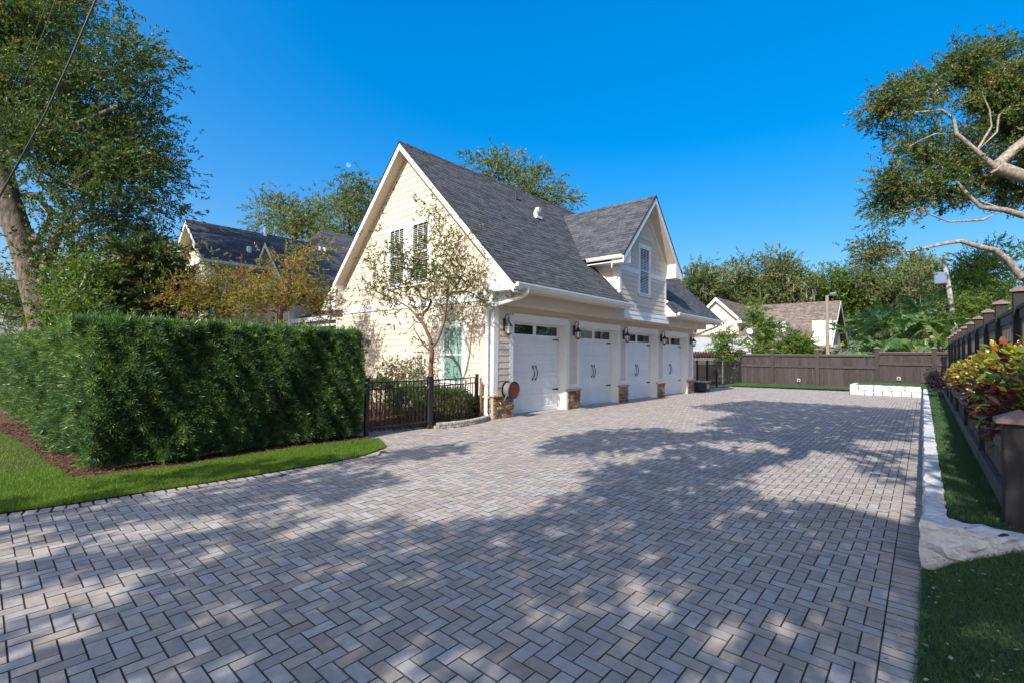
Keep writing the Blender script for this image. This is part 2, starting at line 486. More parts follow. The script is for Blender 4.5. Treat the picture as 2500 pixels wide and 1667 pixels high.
def limb_mesh(name, material, pos, par, R, parent, n=6, flare=0.0):
    V = []; F = []
    idx = [i for i in range(len(pos)) if par[i] >= 0]
    A = pos[par[idx]]; B = pos[idx]
    D = unit(B - A)
    # direction at the start of a segment: that of the parent segment, so that joints close
    dirn = np.zeros_like(pos); dirn[idx] = D
    dirn[0] = D[0] if len(D) else np.array([0, 0, 1])
    ref = np.array([.31, .87, .38])
    def ring(P, d, r):
        a = unit(np.cross(d, ref)); b = np.cross(d, a)
        t = np.arange(n) * 2 * math.pi / n
        return P[:, None, :] + (a[:, None, :] * np.cos(t)[None, :, None] + b[:, None, :] * np.sin(t)[None, :, None]) * r[:, None, None]
    Ra = R[par[idx]]; Rb = R[idx]
    main = Rb > .62 * Ra
    ra = np.where(main, Ra, np.minimum(Ra, Rb * 1.25)); da = np.where(main[:, None], dirn[par[idx]], D)
    V0 = ring(A, da, ra); V1 = ring(B, D, Rb)
    m_ = len(idx)
    V = np.concatenate([V0, V1], axis=1).reshape(-1, 3)
    k = np.arange(n); f = np.stack([k, (k + 1) % n, n + (k + 1) % n, n + k], 1)
    F = (f[None] + (np.arange(m_) * 2 * n)[:, None, None]).reshape(-1, 4)
    return fast_mesh(name, material, V, F, np.zeros(len(F)), parent, smooth=True)
def blob_points(blobs, total, rng, shell=.35):
    """blobs: (centre, (rx,ry,rz), weight); points denser towards the shell"""
    w = np.array([b[2] for b in blobs], float); w /= w.sum(); out = []
    for (c, r, _), ww in zip(blobs, w):
        k = max(1, int(round(total * ww)))
        d = unit(rng.normal(size=(k, 3))); q = rng.uniform(shell, 1, size=(k, 1)) ** .6
        out.append(np.array(c) + d * q * np.array(r))
    return np.concatenate(out)

def tree(name, label, cat, trunk, rtrunk, blobs, leafmat, barkmat, seed, ntips=90, nspr=3000, ssize=.32, sig=.35,
         group=None, tmpl=None, sides=6, moss=0, wander=.14, rtip=.012, droop=0.0, upish=1.0, expo=.48, cull=False, limbs=(), beta=(2.2, 2.6), msize=.5):
    rng = np.random.default_rng(seed)
    t = thing(name, label, cat, tuple(trunk[0]), group)
    targets = blob_points(blobs, ntips, rng)
    pos, par, R, tips = skeleton(trunk, list(targets), rng, wander=wander, rtrunk=rtrunk, rtip=rtip, expo=expo, limbs=limbs)
    limb_mesh('trunk', barkmat, pos, par, R, t, sides)
    # sprays around the tips and the thin twigs that lead to them
    src = []
    for q in tips:
        src += [q, q]
        if par[q] > 0: src.append(par[q])
    src = np.array(src)
    pick = src[rng.integers(0, len(src), nspr)]
    P = pos[pick] + rng.normal(size=(nspr, 3)) * np.array([sig, sig, sig * .75])
    D = unit(P - pos[par[pick]] + rng.normal(size=(nspr, 3)) * .5) + np.array([0, 0, -droop])
    if cull:
        x, y, z = project(P); keep = ~((z > 0) & (x > -80) & (x < 2580) & (y > -80) & (y < 1750)); P = P[keep]; D = D[keep]
    N = len(P)
    tv, tf = tmpl if tmpl else spray(rng, 9)
    clump = rng.normal(size=len(pos))[pick][:N] * .16 if not cull else np.zeros(N)
    Rr = np.clip(rng.beta(beta[0], beta[1], N) + clump, 0, 1)
    scatter('crown', leafmat, P, D, ssize * rng.uniform(.7, 1.3, N), tv, tf, rng, Rr, t, upish=np.array([0, 0, upish]), jitter=.7)
    if moss:
        moss *= 6; q = pos[np.array(tips)[rng.integers(0, len(tips), moss)]] + rng.normal(size=(moss, 3)) * (.5 if msize > .6 else .25)
        k = 5
        V = []; F = []
        mv = np.array([[0, -.035, 0], [0, .035, 0], [.55, .03, .04], [.55, -.035, -.03], [1, .0, .02]]); mf = np.array([[0, 1, 2], [0, 2, 3], [3, 2, 4]])
        scatter('moss', L_MOSS, q, np.tile([0.05, 0, -1.0], (moss, 1)) + rng.normal(size=(moss, 3)) * .08, msize * rng.uniform(.5, 1.4, moss), mv, mf, rng, rng.uniform(0, 1, moss), t, 'stuff')
    return t

def pieces(parent, name, items, material, centre, limit=300, shade=None):
    """items: list of MB; the `limit` ones that show largest become objects, the rest ONE part of stuff"""
    C = np.array(centre); x, y, z = project(C)
    inside = (z > .2) & (x > -40) & (x < 2540) & (y > -40) & (y < 1707)
    key = np.where(inside, np.linalg.norm(C - CAMP, axis=1), 1e6 + np.linalg.norm(C - CAMP, axis=1))
    order = np.argsort(key)
    rest = MB()
    for n_, i in enumerate(order):
        if n_ < limit and key[i] < 1e6: items[i].build(name, material, parent)
        else:
            b = items[i]; o = len(rest.v); rest.v += b.v; rest.f += [tuple(o + q for q in f) for f in b.f]; rest.r += b.r
    if rest.f: rest.build(name + ('es' if name.endswith('s') else 's'), material, parent, kind='stuff')

# ================================================================== THE SETTING
def sheet(name, poly, z, material, kind='structure', parent=None):
    mb = MB(); mb.add([(p[0], p[1], z if len(p) < 3 else p[2]) for p in poly], [tuple(range(len(poly)))])
    return mb.build(name, material, parent, kind=kind)
GRND = mat('far_ground_grass', lin(.055, .085, .025), lin(.09, .075, .04), .6, .95, .3, 20)
sheet('ground', [(-700, -700), (900, -700), (900, 900), (-700, 900)], -.10, GRND)

def interp(pts, x):
    return np.interp(x, [p[0] for p in pts], [p[1] for p in pts])
# edge between lawn and paving, traced on the ground plane
zz = lambda *p: gz(p[0] / 2.4758, 760 + p[1] / 2.4758)[:2]
LEDGE = [(-8.0, 7.62), (-3.0, 7.50), (-1.0, 7.42)] + [tuple(zz(*p)) for p in [(0, 1225), (400, 1172), (800, 1108), (1200, 1046), (1600, 982), (2000, 915), (2200, 872)]]
TIP = tuple(zz(2333, 818))
PA = .012                                   # the paving and the kerb wall run a touch off the house axis
PU = np.array([math.cos(PA), math.sin(PA)]); PV = np.array([-math.sin(PA), math.cos(PA)])
PO = np.array([5.37, .075])
def ymax(x):
    if x < TIP[0] - .25: return float(interp(LEDGE, x))
    if x < 5.25: return 8.55
    if x < 7.05: return 9.9
    if x < 7.8: return 8.66 - (x - 7.05) * .1
    if x < 9.2: return 8.585 + (x - 7.8) * .27
    if x < 23.6: return 9.24
    if x < 29.6: return 9.75
    return 9.4
drive = sheet('driveway', [(-8, -.25), (29.6, .15), (31.9, .15), (31.9, 9.9), (5.2, 10.1), (5.0, 8.9), (-8, 8.9)], -.0052, SAND)

# ---- herringbone pavers: 0.1 x 0.2 m
PW = .1; GAP = .0066
def paver_arrays(C, A, ln, rng, zoff=0.0):
    """C (n,2) centres, A (n) angle of the long side"""
    n = len(C); hx = ln / 2 - GAP / 2; hy = PW / 2 - GAP / 2; c = .0020
    base = []
    for dx, z in ((c, 0), (0, -c), (0, -.03)):
        for sx, sy in ((-1, -1), (1, -1), (1, 1), (-1, 1)):
            base.append((sx, sy, dx, z))
    base = np.array(base)
    hx = np.broadcast_to(hx, (n,)); X = base[None, :, 0] * (hx[:, None] - base[None, :, 2]); Y = np.broadcast_to(base[None, :, 1] * (hy - base[None, :, 2]), X.shape)
    tz = rng.normal(size=(n, 1)) * .0011; sx = rng.normal(size=(n, 1)) * .0025; sy = rng.normal(size=(n, 1)) * .003
    Z = base[None, :, 3] + tz + X * sx + Y * sy + np.asarray(zoff).reshape(-1, 1)
    ca, sa = np.cos(A)[:, None], np.sin(A)[:, None]
    V = np.stack([C[:, 0:1] + X * ca - Y * sa, C[:, 1:2] + X * sa + Y * ca, Z], 2)
    F = np.array([(0, 1, 2, 3)] + [(4 + k, 4 + (k + 1) % 4, (k + 1) % 4, k) for k in range(4)] + [(8 + k, 8 + (k + 1) % 4, 4 + (k + 1) % 4, 4 + k) for k in range(4)])
    return V, F
def lay_pavers():
    rng = np.random.default_rng(3)
    C = []; A = []; Z = []; LN = []
    for i in range(-90, 275):
        for j in range(2, 102):
            k = (i + j) % 4
            if k == 0: u, v, a = (i + 1) * PW, (j + .5) * PW, 0.0          # cells i, i+1
            elif k == 2: u, v, a = (i + .5) * PW, (j + 1) * PW, math.pi / 2      # cells j, j+1
            else: continue
            ln = .2
            if a and j == 2 and False: continue
            p = PO + PU * u + PV * v
            C.append(p); A.append(a + PA); LN.append(ln); Z.append(0)
        # half pavers that close the pattern against the border
        if (i + 1) % 4 == 2:
            p = PO + PU * (i + .5) * PW + PV * (2.5 * PW); C.append(p); A.append(PA + math.pi / 2); LN.append(.1); Z.append(0)
    C = np.array(C); A = np.array(A); Z = np.array(Z, float); LN = np.array(LN)
    ym = np.array([ymax(x) for x in C[:, 0]])
    keep = (C[:, 0] > -3.2) & (C[:, 1] < ym - .04)
    far = C[:, 0] > 29.2
    keep &= ~(far & ((C[:, 1] < 3.25) | (C[:, 0] > 31.0 + (8.8 - C[:, 1]) * .2)))
    # next to the lawn the field is cut under the border course
    nb = (C[:, 0] < TIP[0] - .25) & (C[:, 1] > ym - .34)
    keep &= ~((C[:, 0] < TIP[0] - .25) & (C[:, 1] > ym - .12))
    Z = np.where(nb, -.0025, 0.0)
    C, A, Z, LN = C[keep], A[keep], Z[keep], LN[keep]
    # border courses: along the wall, along the lawn
    bc = []; ba = []
    for k in range(-85, 240):
        bc.append(PO + PU * (k + .5) * PW + PV * .1); ba.append(PA + math.pi / 2)
    path = [(x, float(interp(LEDGE, x)) - .085) for x in np.arange(-3.0, TIP[0] - .6, .02)]
    path += [(TIP[0] - .35, 7.42), (TIP[0] - .1, 7.5), (TIP[0] + .06, 7.66), (TIP[0] + .1, 7.9), (TIP[0] + .08, 8.3), (TIP[0] + .05, 8.7)]
    acc = 0; last = np.array(path[0])
    for p in path[1:]:
        p = np.array(p); d = np.linalg.norm(p - last)
        while acc + d >= .112:
            t = (.112 - acc) / d; q = last + (p - last) * t
            dr = (p - last); bc.append(q); ba.append(math.atan2(dr[1], dr[0]) + math.pi / 2)
            last = q; d = np.linalg.norm(p - last); acc = 0
        acc += d; last = p
    C = np.concatenate([C, np.array(bc)]); A = np.concatenate([A, np.array(ba)]); LN = np.concatenate([LN, np.full(len(bc), .2)]); Z = np.concatenate([Z, np.full(len(bc), .0015)])
    V, F = paver_arrays(C, A, LN, rng, Z)
    x, y, z = project(V.mean(1))
    vis = (z > .3) & (x > 10) & (x < 2250) & (y > 0) & (y < 1660)
    d = np.where(vis, np.linalg.norm(C, axis=1), 1e6)
    order = np.argsort(d)
    near = order[:300]; rest = order[300:]
    R = rng.uniform(0, 1, len(C))
    for i in near:
        fast_mesh('paver', PAVER, V[i], F, np.full(len(F), R[i]), drive, second=PEDGE, slots=[0] + [1] * 8)
    W = V[rest]; n = len(rest)
    fast_mesh('pavers', PAVER, W.reshape(-1, 3), (F[None] + (np.arange(n) * 12)[:, None, None]).reshape(-1, 4), np.repeat(R[rest], len(F)), drive, kind='stuff', second=PEDGE, slots=np.tile([0] + [1] * 8, n))
lay_pavers()

# ---- lawn, mulch beds, planting strips
LAWN = mat('lawn_soil', lin(.05, .075, .02), lin(.07, .06, .03), 12, .95, .5, 80)
TURFB = mat('artificial_turf_backing', lin(.022, .05, .02), lin(.035, .065, .022), 40, .95, .5, 200)
mul = [tuple(zz(*p)) for p in [(2290, 775), (2100, 792), (1700, 845), (1300, 905), (1060, 948), (760, 985), (500, 1018), (415, 1015)]]
mull = [tuple(zz(*p)) for p in [(330, 940), (240, 880), (140, 810), (50, 757)]]
lawn_poly = [(-14, 7.7)] + LEDGE + [(TIP[0] - .12, TIP[1] - .12), TIP] + mul + mull + [(-1.2, 24), (-14, 30)]
lawn = sheet('lawn', lawn_poly, .012, LAWN)
bed_poly = mul + mull + [(-1.2, 24), (3, 24), (5.3, 12), (5.22, 9.0), (5.2, 8.75)]
sheet('mulch_bed', bed_poly, .022, MULCH)
GB = [(5.2, 9.05), (7.0, 9.0), (7.15, 8.72), (7.8, 8.63), (8.9, 8.93), (9.2, 9.1), (9.2, 18.0), (3.0, 18.0)]
sheet('garden_bed', [(5.25, 9.75), (6.9, 9.2), (7.1, 8.74), (7.8, 8.63), (8.9, 8.92), (9.25, 9.05), (9.25, 20.0), (5.25, 20.0)], .03, MULCH)
sheet('garden_path', [(5.2, 8.98), (6.95, 8.92), (6.95, 9.25), (6.2, 9.7), (5.2, 10.6)], .008, CONC)

def pts_in(poly, n, rng, bbox=None):
    poly = np.array([p[:2] for p in poly]); lo = poly.min(0); hi = poly.max(0)
    if bbox is not None: lo = np.maximum(lo, bbox[0]); hi = np.minimum(hi, bbox[1])
    P = rng.uniform(lo, hi, (n, 2)); ins = np.zeros(n, bool); j = len(poly) - 1
    for i in range(len(poly)):
        a, b = poly[i], poly[j]
        c = ((a[1] > P[:, 1]) != (b[1] > P[:, 1])) & (P[:, 0] < (b[0] - a[0]) * (P[:, 1] - a[1]) / (b[1] - a[1] + 1e-12) + a[0])
        ins ^= c; j = i
    return P[ins]
BLV = np.array([[0, -.5, 0], [0, .5, 0], [.55, .36, .06], [.55, -.36, .06], [1, 0, .22]]); BLF = np.array([[0, 1, 2], [0, 2, 3], [3, 2, 4]])
BLV = BLV * np.array([1, .085, 1])
def grass(name, label, material, P2, z, h, rng, lean=.45, parent=None):
    n = len(P2)
    P = np.column_stack([P2, np.broadcast_to(z, n)])
    D = np.column_stack([rng.normal(size=(n, 2)) * lean, np.ones(n)])
    patch = .5 + .5 * np.sin(P2[:, 0] * 2.1 + 1.3 * np.sin(P2[:, 1] * 1.7)) * np.sin(P2[:, 1] * 2.7 + P2[:, 0])
    o = scatter(name, material, P, D, h * rng.uniform(.55, 1.25, n), BLV, BLF, rng, np.clip(rng.beta(2, 2.2, n) * .85 + patch * .12, 0, 1), parent, kind='stuff', leafvar=0)
    tag(o, label, 'grass')
    return o
rg = np.random.default_rng(11)
ga = pts_in(lawn_poly, 300000, rg, ((-.6, 6.9), (5.3, 9.4)))
gb = pts_in(lawn_poly, 70000, rg, ((-2.0, 9.4), (1.0, 22)))
grass('lawn_grass', 'bright green lawn blades between hedge bed and paving', L_GRASS, np.concatenate([ga[:130000], gb]), .012, .048, rg)

# mulch chips
CH = np.array([[-.5, -.16, 0], [.5, -.12, .03], [.45, .15, .05], [-.5, .14, .02]]); CHF = np.array([[0, 1, 2], [0, 2, 3]])
def chips(name, label, P2, z, s, rng, material=MULCH):
    n = len(P2); P = np.column_stack([P2, z + rng.uniform(0, .02, n)])
    D = np.column_stack([rng.normal(size=(n, 2)), rng.normal(size=n) * .25])
    o = scatter(name, material, P, D, s * rng.uniform(.5, 1.4, n), CH, CHF, rng, rng.uniform(0, 1, n), None, 'stuff', upish=np.array([0, 0, 2.]), jitter=.5, leafvar=0)
    tag(o, label, 'mulch')
chips('bark_chips', 'reddish bark chips spread under the hedge', pts_in(mul + mull + [(-1.2, 20), (1.5, 20), (2.5, 9.4), (5.2, 9)], 26000, rg, ((-.6, 8.0), (5.3, 16))), .024, .05, rg)
chips('garden_bark_chips', 'orange bark chips covering the bed behind the black fence', pts_in([(5.25, 9.2), (7.1, 8.74), (7.8, 8.63), (8.9, 8.92), (9.2, 9.05), (9.2, 13), (5.25, 13)], 16000, rg), .034, .055, rg)

# ================================================================== THE GARAGE
XG, YF = 9.25, 8.97               # gable wall plane, door wall plane
XE = 23.62                        # far end wall
YL = 17.7                         # left end of the gable wall
RIDGE_Y, RIDGE_Z, EAVE_Y, EAVE_Z = 13.05, 8.76, 7.9, 3.61
RX0, RX1 = 8.84, 24.58            # roof, front and far rake
YB, ZB0, ZB1 = 8.33, 3.13, 3.47   # projecting beam above the doors
DX, DRZ, DSL, DW, DHW = 16.94, 7.93, 1.06, 1.95, 2.53   # dormer centre, ridge, slope, wall and roof half widths
DY0 = 7.85                        # dormer front rake
DOORY = 9.27
PIERS = [(9.2, 10.04), (12.70, 13.43), (16.10, 16.80), (19.47, 20.18), (22.84, 23.60)]
OPEN = [(PIERS[i][1], PIERS[i + 1][0]) for i in range(4)]
ZTOP = 2.77

gar = thing('garage_building', 'cream four door carriage house with steep slate grey roof and wall dormer', 'garage', (16, 13, 0))

def part(name, material, mb, parent=gar, **k): return mb.build(name, material, parent, **k)

def lap_boards(parent, segs, fixed, axis, z0, z1, exp, material, name='siding_board', out=-1, clip=None):
    """horizontal lap siding; segs = list of (a, b) along the wall, axis 0: wall runs along x at y=fixed, axis 1: along y at x=fixed"""
    z = z0; k = 0
    while z < z1 - .02:
        h = min(exp, z1 - z)
        for (a, b) in segs(z, z + h) if callable(segs) else segs:
            if b - a < .04: continue
            cuts = [a]
            if b - a > 4.2:
                cuts.append(a + (b - a) * (.38 + .25 * ((k * 7) % 3) / 2))
            cuts.append(b)
            for c0, c1 in zip(cuts[:-1], cuts[1:]):
                mb = MB()
                th0, th1 = .022, .008
                q = [(c0 + .002, fixed), (c1 - .002, fixed)]
                P = []
                for (t, zz_, th) in ((c0 + .002, z, th0), (c1 - .002, z, th0), (c1 - .002, z + h + .01, th1), (c0 + .002, z + h + .01, th1)):
                    P.append((t, fixed + out * th, zz_) if axis == 0 else (fixed + out * th, t, zz_))
                for (t, zz_) in ((c0 + .002, z), (c1 - .002, z), (c1 - .002, z + h + .01), (c0 + .002, z + h + .01)):
                    P.append((t, fixed, zz_) if axis == 0 else (fixed, t, zz_))
                fl = [(0, 1, 2, 3), (0, 4, 5, 1), (1, 5, 6, 2), (2, 6, 7, 3), (3, 7, 4, 0), (7, 6, 5, 4)]
                mb.add(P, fl, random.random())
                mb.build(name, material, parent)
        z += exp; k += 1

# ---- core walls (behind the cladding)
core = MB()
core.box((XG + .0, YF + .33, .0), (XE, YL, 3.5))
core.prism([(YB + .02, 3.3), (YL, 3.3), (YL, 4.05), (RIDGE_Y, RIDGE_Z - .62), (YB + .6, 4.2), (YB + .02, 3.55)], 0, XG + .002, XE)
part('wall', CREAM, core)

# door wall: piers, header
hd = MB(); hd.box((XG + .03, YF, ZTOP), (XE, YF + .33, ZB0 + .05)); part('header', CREAM, hd)
for i, (a, b) in enumerate(PIERS):
    mb = MB(); mb.box((a + .04, YF + .004, 0.0), (b - .03, YF + .335, ZTOP + .01)); part('pier', CREAM, mb)
# white casings on the piers, around tan panels, and jambs lining the openings
for i, (a, b) in enumerate(PIERS):
    z0 = .66
    t = MB()
    if i > 0:
        t.box((a + .01, YF - .02, z0), (a + .13, YF, ZTOP + .12)); t.box((b - .13, YF - .02, z0), (b - .01, YF, ZTOP + .12))
        t.box((a + .13, YF - .018, z0), (b - .13, YF, z0 + .16))
    else:
        t.box((b - .16, YF - .02, .0), (b - .01, YF, ZTOP + .12))
        t.box((a + .02, YF - .024, z0), (a + .21, YF, ZB0 - .02))
    part('casing', WHITE, t)
    if i > 0:
        mb = MB(); mb.box((a + .13, YF - .006, z0 + .16), (b - .13, YF + .004, ZB0)); part('pier_panel', CREAM, mb)
lap_boards(gar, [(9.41, 9.885)], YF - .001, 0, .68, ZB0 - .02, .178, CREAM)
for (a, b) in OPEN:
    t = MB()
    t.box((a - .03, YF - .028, ZTOP - .02), (b + .03, YF, ZTOP + .14)); t.box((a - .05, YF - .05, ZTOP + .14), (b + .05, YF, ZTOP + .175))
    t.box((a - .005, YF - .01, ZTOP - .035), (b + .005, DOORY + .02, ZTOP - .02))
    part('door_head_trim', WHITE, t)
    for s, x in ((1, a), (-1, b)):
        j = MB(); j.box((min(x, x + s * .03) - .005, YF - .012, 0), (max(x, x + s * .03) + .005, DOORY + .03, ZTOP - .034)); part('door_jamb', WHITE, j)
        j = MB(); j.box((min(x + s * .032, x + s * .075), DOORY - .045, 0), (max(x + s * .032, x + s * .075), DOORY - .005, ZTOP - .034)); part('door_stop', DOORW, j)
    th = MB(); th.box((a, YF + .02, -.02), (b, DOORY + .1, .006)); part('threshold', CONC, th)

# ---- stone bases of the piers
def stone_face(parent, x0, x1, z0, z1, fixed, axis, out, seed, n_c, n_r):
    r = random.Random(seed)
    zs = [z0 + (z1 - z0) * k / n_r for k in range(n_r + 1)]
    for k in range(n_r):
        nc = n_c + r.choice([-1, 0, 0, 1]); nc = max(1, nc)
        w = [r.uniform(.6, 1.5) for _ in range(nc)]; s = sum(w); a = x0
        for q in w:
            b = a + (x1 - x0) * q / s
            g = .010
            pr = .016 + r.uniform(0, .022); j = lambda: r.uniform(-.012, .012)
            zl, zh = zs[k] + g, zs[k + 1] - g
            C4 = [(a + g + j(), zl + j()), (b - g + j(), zl + j()), (b - g + j(), zh + j()), (a + g + j(), zh + j())]
            # cut corners give irregular outlines
            poly = []
            for m_ in range(4):
                p, nx = np.array(C4[m_]), np.array(C4[(m_ + 1) % 4])
                poly += [p + (nx - p) * r.uniform(.08, .3), p + (nx - p) * r.uniform(.7, .92)]
            V = []
            cen = np.mean(poly, 0)
            for (dd, sc_) in ((0, 1.0), (pr * .7, 1.0), (pr, .86)):
                for p in poly:
                    q_ = cen + (p - cen) * sc_
                    V.append((q_[0], fixed + out * dd, q_[1]) if axis == 0 else (fixed + out * dd, q_[0], q_[1]))
            F = []
            n = 8
            for ring in (0, 1):
                for m_ in range(n):
                    F.append((ring * n + m_, ring * n + (m_ + 1) % n, (ring + 1) * n + (m_ + 1) % n, (ring + 1) * n + m_))
            F.append(tuple(range(2 * n, 3 * n)))
            if (axis == 0 and out < 0) is False: F = [f[::-1] for f in F]
            mb = MB(); mb.add(V, F, r.random()); mb.build('stone', STONE, parent)
            a = b
for i, (a, b) in enumerate(PIERS):
    bk = MB(); bk.box((a, YF - .045, 0), (b - (.0 if i else .0), YF + .02, .6))
    po = part('stone_base', MORT, bk)
    stone_face(po, a, b, 0, .6, YF - .045, 0, -1, 20 + i, 3 if i else 4, 5)
    if i == 0:
        bk2 = MB(); bk2.box((a - .0, YF + .021, 0), (XG - .002, YF + .5, .6)); part('stone_base', MORT, bk2)
    cp = MB(); cp.cbox((a - .05, YF - .11, .6), (b + .03, YF + .03 if i else YF + .05, .66), .012); part('stone_cap', STCAP, cp)
# stone course along the foot of the gable
gb_ = MB(); gb_.box((XG - .04, YF + .5, 0), (XG - .001, YL, .56)); gbo = part('stone_base', MORT, gb_)
stone_face(gbo, YF + .03, 12.6, 0, .56, XG - .04, 1, -1, 41, 16, 4)
cp = MB(); cp.cbox((XG - .12, YF + .05, .56), (XG + .0, YL, .62), .012); part('stone_cap', STCAP, cp)

# ---- gable wall cladding
W0, W1, WZ0, WZ1 = 10.05, 11.25, .79, 2.74
def gable_segs(z0, z1):
    if z1 > WZ0 and z0 < WZ1: return [(YF + .20, W0 + .004), (W1 - .004, YL - .1)]
    return [(YF + .20, YL - .1)]
sk = MB(); sk.box((XG - .03, YF + .2, .62), (XG, YL - .1, .80)); part('skirt_board', WHITE, sk)
lap_boards(gar, gable_segs, XG - .001, 1, .80, 3.27, .178, CREAM)
bd = MB(); bd.box((XG - .045, YB + .02, 3.26), (XG, YL + .02, 3.50)); part('band_board', WHITE, bd)
cb = MB(); cb.box((XG - .032, YF - .005, .66), (XG, YF + .2, 3.27)); part('corner_board', WHITE, cb)
cb = MB(); cb.box((XG - .032, YL - .1, .62), (XG, YL + .02, 3.27)); part('corner_board', WHITE, cb)

def roof_under(y): return RIDGE_Z - abs(y - RIDGE_Y) * 1.0 - .30
def shakes(parent, a0, a1, z0, z1, ok, place, exp=.205, seed=5):
    r = random.Random(seed); items = []; cen = []; z = z0
    while z < z1:
        a = a0 + r.uniform(0, .1)
        while a < a1:
            w = r.choice([.10, .12, .14, .16, .18]) ; b = a + w; zh = z + exp
            mid = ((a + b) / 2, (z + zh) / 2)
            if ok(mid[0], z, zh):
                j = r.uniform(-.004, .004); g = .0035; P = []
                for (t, q, th) in ((a + g, z + j, .024), (b - g, z + j, .024), (b - g, zh + .02, .010), (a + g, zh + .02, .010), (a + g, z + j, 0), (b - g, z + j, 0), (b - g, zh + .02, 0), (a + g, zh + .02, 0)):
                    P.append(place(t, q, th))
                mb = MB(); mb.add(P, [(0, 1, 2, 3), (0, 4, 5, 1), (1, 5, 6, 2), (2, 6, 7, 3), (3, 7, 4, 0)], r.random())
                items.append(mb); cen.append(place(mid[0], mid[1], .02))
            a = b
        z += exp
    return items, cen
UW0, UW1, UZ0, UZ1 = 11.78, 14.22, 3.98, 6.14
def ok_g(y, z0, z1):
    if roof_under(y) < (z0 + z1) / 2 + .1: return False
    return not (UW0 < y < UW1 and z1 > UZ0 + .03 and z0 < UZ1 - .03)
itA, ceA = shakes(gar, YB + .3, YL, 3.50, 8.1, ok_g, lambda t, z, th: (XG - .001 - th, t, z))
def dorm_under(x): return DRZ - abs(x - DX) * DSL - .30
DWX0, DWX1, DWZ0, DWZ1 = 16.40, 17.45, 4.06, 6.09
def ok_d(x, z0, z1):
    if abs(x - DX) > DW - .02 or dorm_under(x) < (z0 + z1) / 2 + .1: return False
    return not (DWX0 < x < DWX1 and z0 < DWZ1)
itB, ceB = shakes(gar, DX - DW, DX + DW, 5.06, 7.6, ok_d, lambda t, z, th: (t, YB - .001 - th, z), seed=9)
SHK = mat('cream_shake_paint', lin(.66, .575, .475), lin(.60, .525, .43), 2.2, .7, .2, 90, var=.06)
pieces(gar, 'shake_shingle', itA + itB, SHK, ceA + ceB)

# ---- beam above the doors with its soffit, and the eave
bm = MB(); bm.box((XG - .04, YB, ZB0), (XE, YF + .05, ZB1)); part('beam', TAN, bm)
bw = MB(); bw.box((XG - .062, YB + .0, ZB0 + .012), (XG - .041, YF + .17, ZB1)); part('beam_end_board', WHITE, bw)
def eave(x0, x1):
    s_ = MB(); s_.box((x0 + .02, EAVE_Y + .02, 3.43), (x1 - .02, YB + .0, 3.462)); part('soffit', TAN, s_)
    f_ = MB(); f_.box((x0, EAVE_Y - .005, 3.425), (x1, EAVE_Y + .02, EAVE_Z - .03)); part('fascia', WHITE, f_)
def gutter(x0, x1, y, z):
    g = MB()
    g.prism([(y, z - .115), (y, z), (y - .012, z), (y - .012, z - .1), (y - .075, z - .1), (y - .115, z - .03), (y - .115, z), (y - .13, z), (y - .13, z - .035), (y - .085, z - .115)], 0, x0, x1)
    for x in (x0, x1): g.box((x - .006, y - .125, z - .11), (x + .006, y, z - .002))
    return part('gutter', WHITE, g)
eave(RX0 + .03, DX - DW); eave(DX + DW, RX1 - .03)
gutter(RX0 + .04, 15.18, EAVE_Y - .006, EAVE_Z - .015); gutter(19.02, RX1 - .32, EAVE_Y - .006, EAVE_Z - .015)

# ---- main roof: structural slabs, then shingles course by course
def P_main(x, y, up=0.0):
    n = up / math.sqrt(2); return np.array([x, y - n, EAVE_Z + (y - EAVE_Y) + n])
rf = MB()
yv = EAVE_Y + (DRZ - DHW * DSL) - EAVE_Z            # where the dormer valley starts
poly = [(RX0, EAVE_Y - .03), (DX - DW, EAVE_Y - .03), (DX - DW, yv), (DX - DHW + .05, yv), (DX, EAVE_Y + DRZ - EAVE_Z), (DX + DHW - .05, yv), (DX + DW, yv), (DX + DW, EAVE_Y - .03), (RX1, EAVE_Y - .03), (RX1, RIDGE_Y), (RX0, RIDGE_Y)]
poly3 = [P_main(x, y) for x, y in poly]
nrm = np.array([0, -1, 1]) / math.sqrt(2)
k = len(poly3)
rf.add(poly3 + [p - nrm * .05 for p in poly3], [tuple(range(k)), tuple(range(2 * k - 1, k - 1, -1))] + [(i, k + i, k + (i + 1) % k, (i + 1) % k) for i in range(k)])
part('roof_deck', DARKEDGE, rf)
rb = MB(); rb.slab([(RX0, RIDGE_Y, RIDGE_Z), (RX1, RIDGE_Y, RIDGE_Z), (RX1, 18.25, RIDGE_Z - 5.2), (RX0, 18.25, RIDGE_Z - 5.2)], .05); part('roof_deck', SHING, rb)

def shingle_course_items(u_int, pfun, v0, v1, exp, tab, seed, lift=.011):
    """u_int(v): intervals along the course; pfun(u, v, up)"""
    r = random.Random(seed); items = []; cen = []; v = v0; k = 0
    while v < v1 - .02:
        h = min(exp, v1 - v)
        for (a, b) in u_int(v + h * .5):
            u = a
            off = r.uniform(.3, 1.0) * tab
            while u < b - .01:
                e = min(b, u + (off if u == a else tab * r.uniform(.8, 1.2)))
                l = lift * r.uniform(.75, 1.5); g = .002
                mb = MB()
                mb.add([pfun(u + g, v, l), pfun(e - g, v, l), pfun(e - g, v + h + .01, .003), pfun(u + g, v + h + .01, .003), pfun(u + g, v, 0), pfun(e - g, v, 0)],
                       [(0, 1, 2, 3), (4, 5, 1, 0), (4, 0, 3), (5, 2, 1)], r.random())
                items.append(mb); cen.append(pfun((u + e) / 2, v + h / 2, 0)); u = e
        v += exp; k += 1
    return items, cen
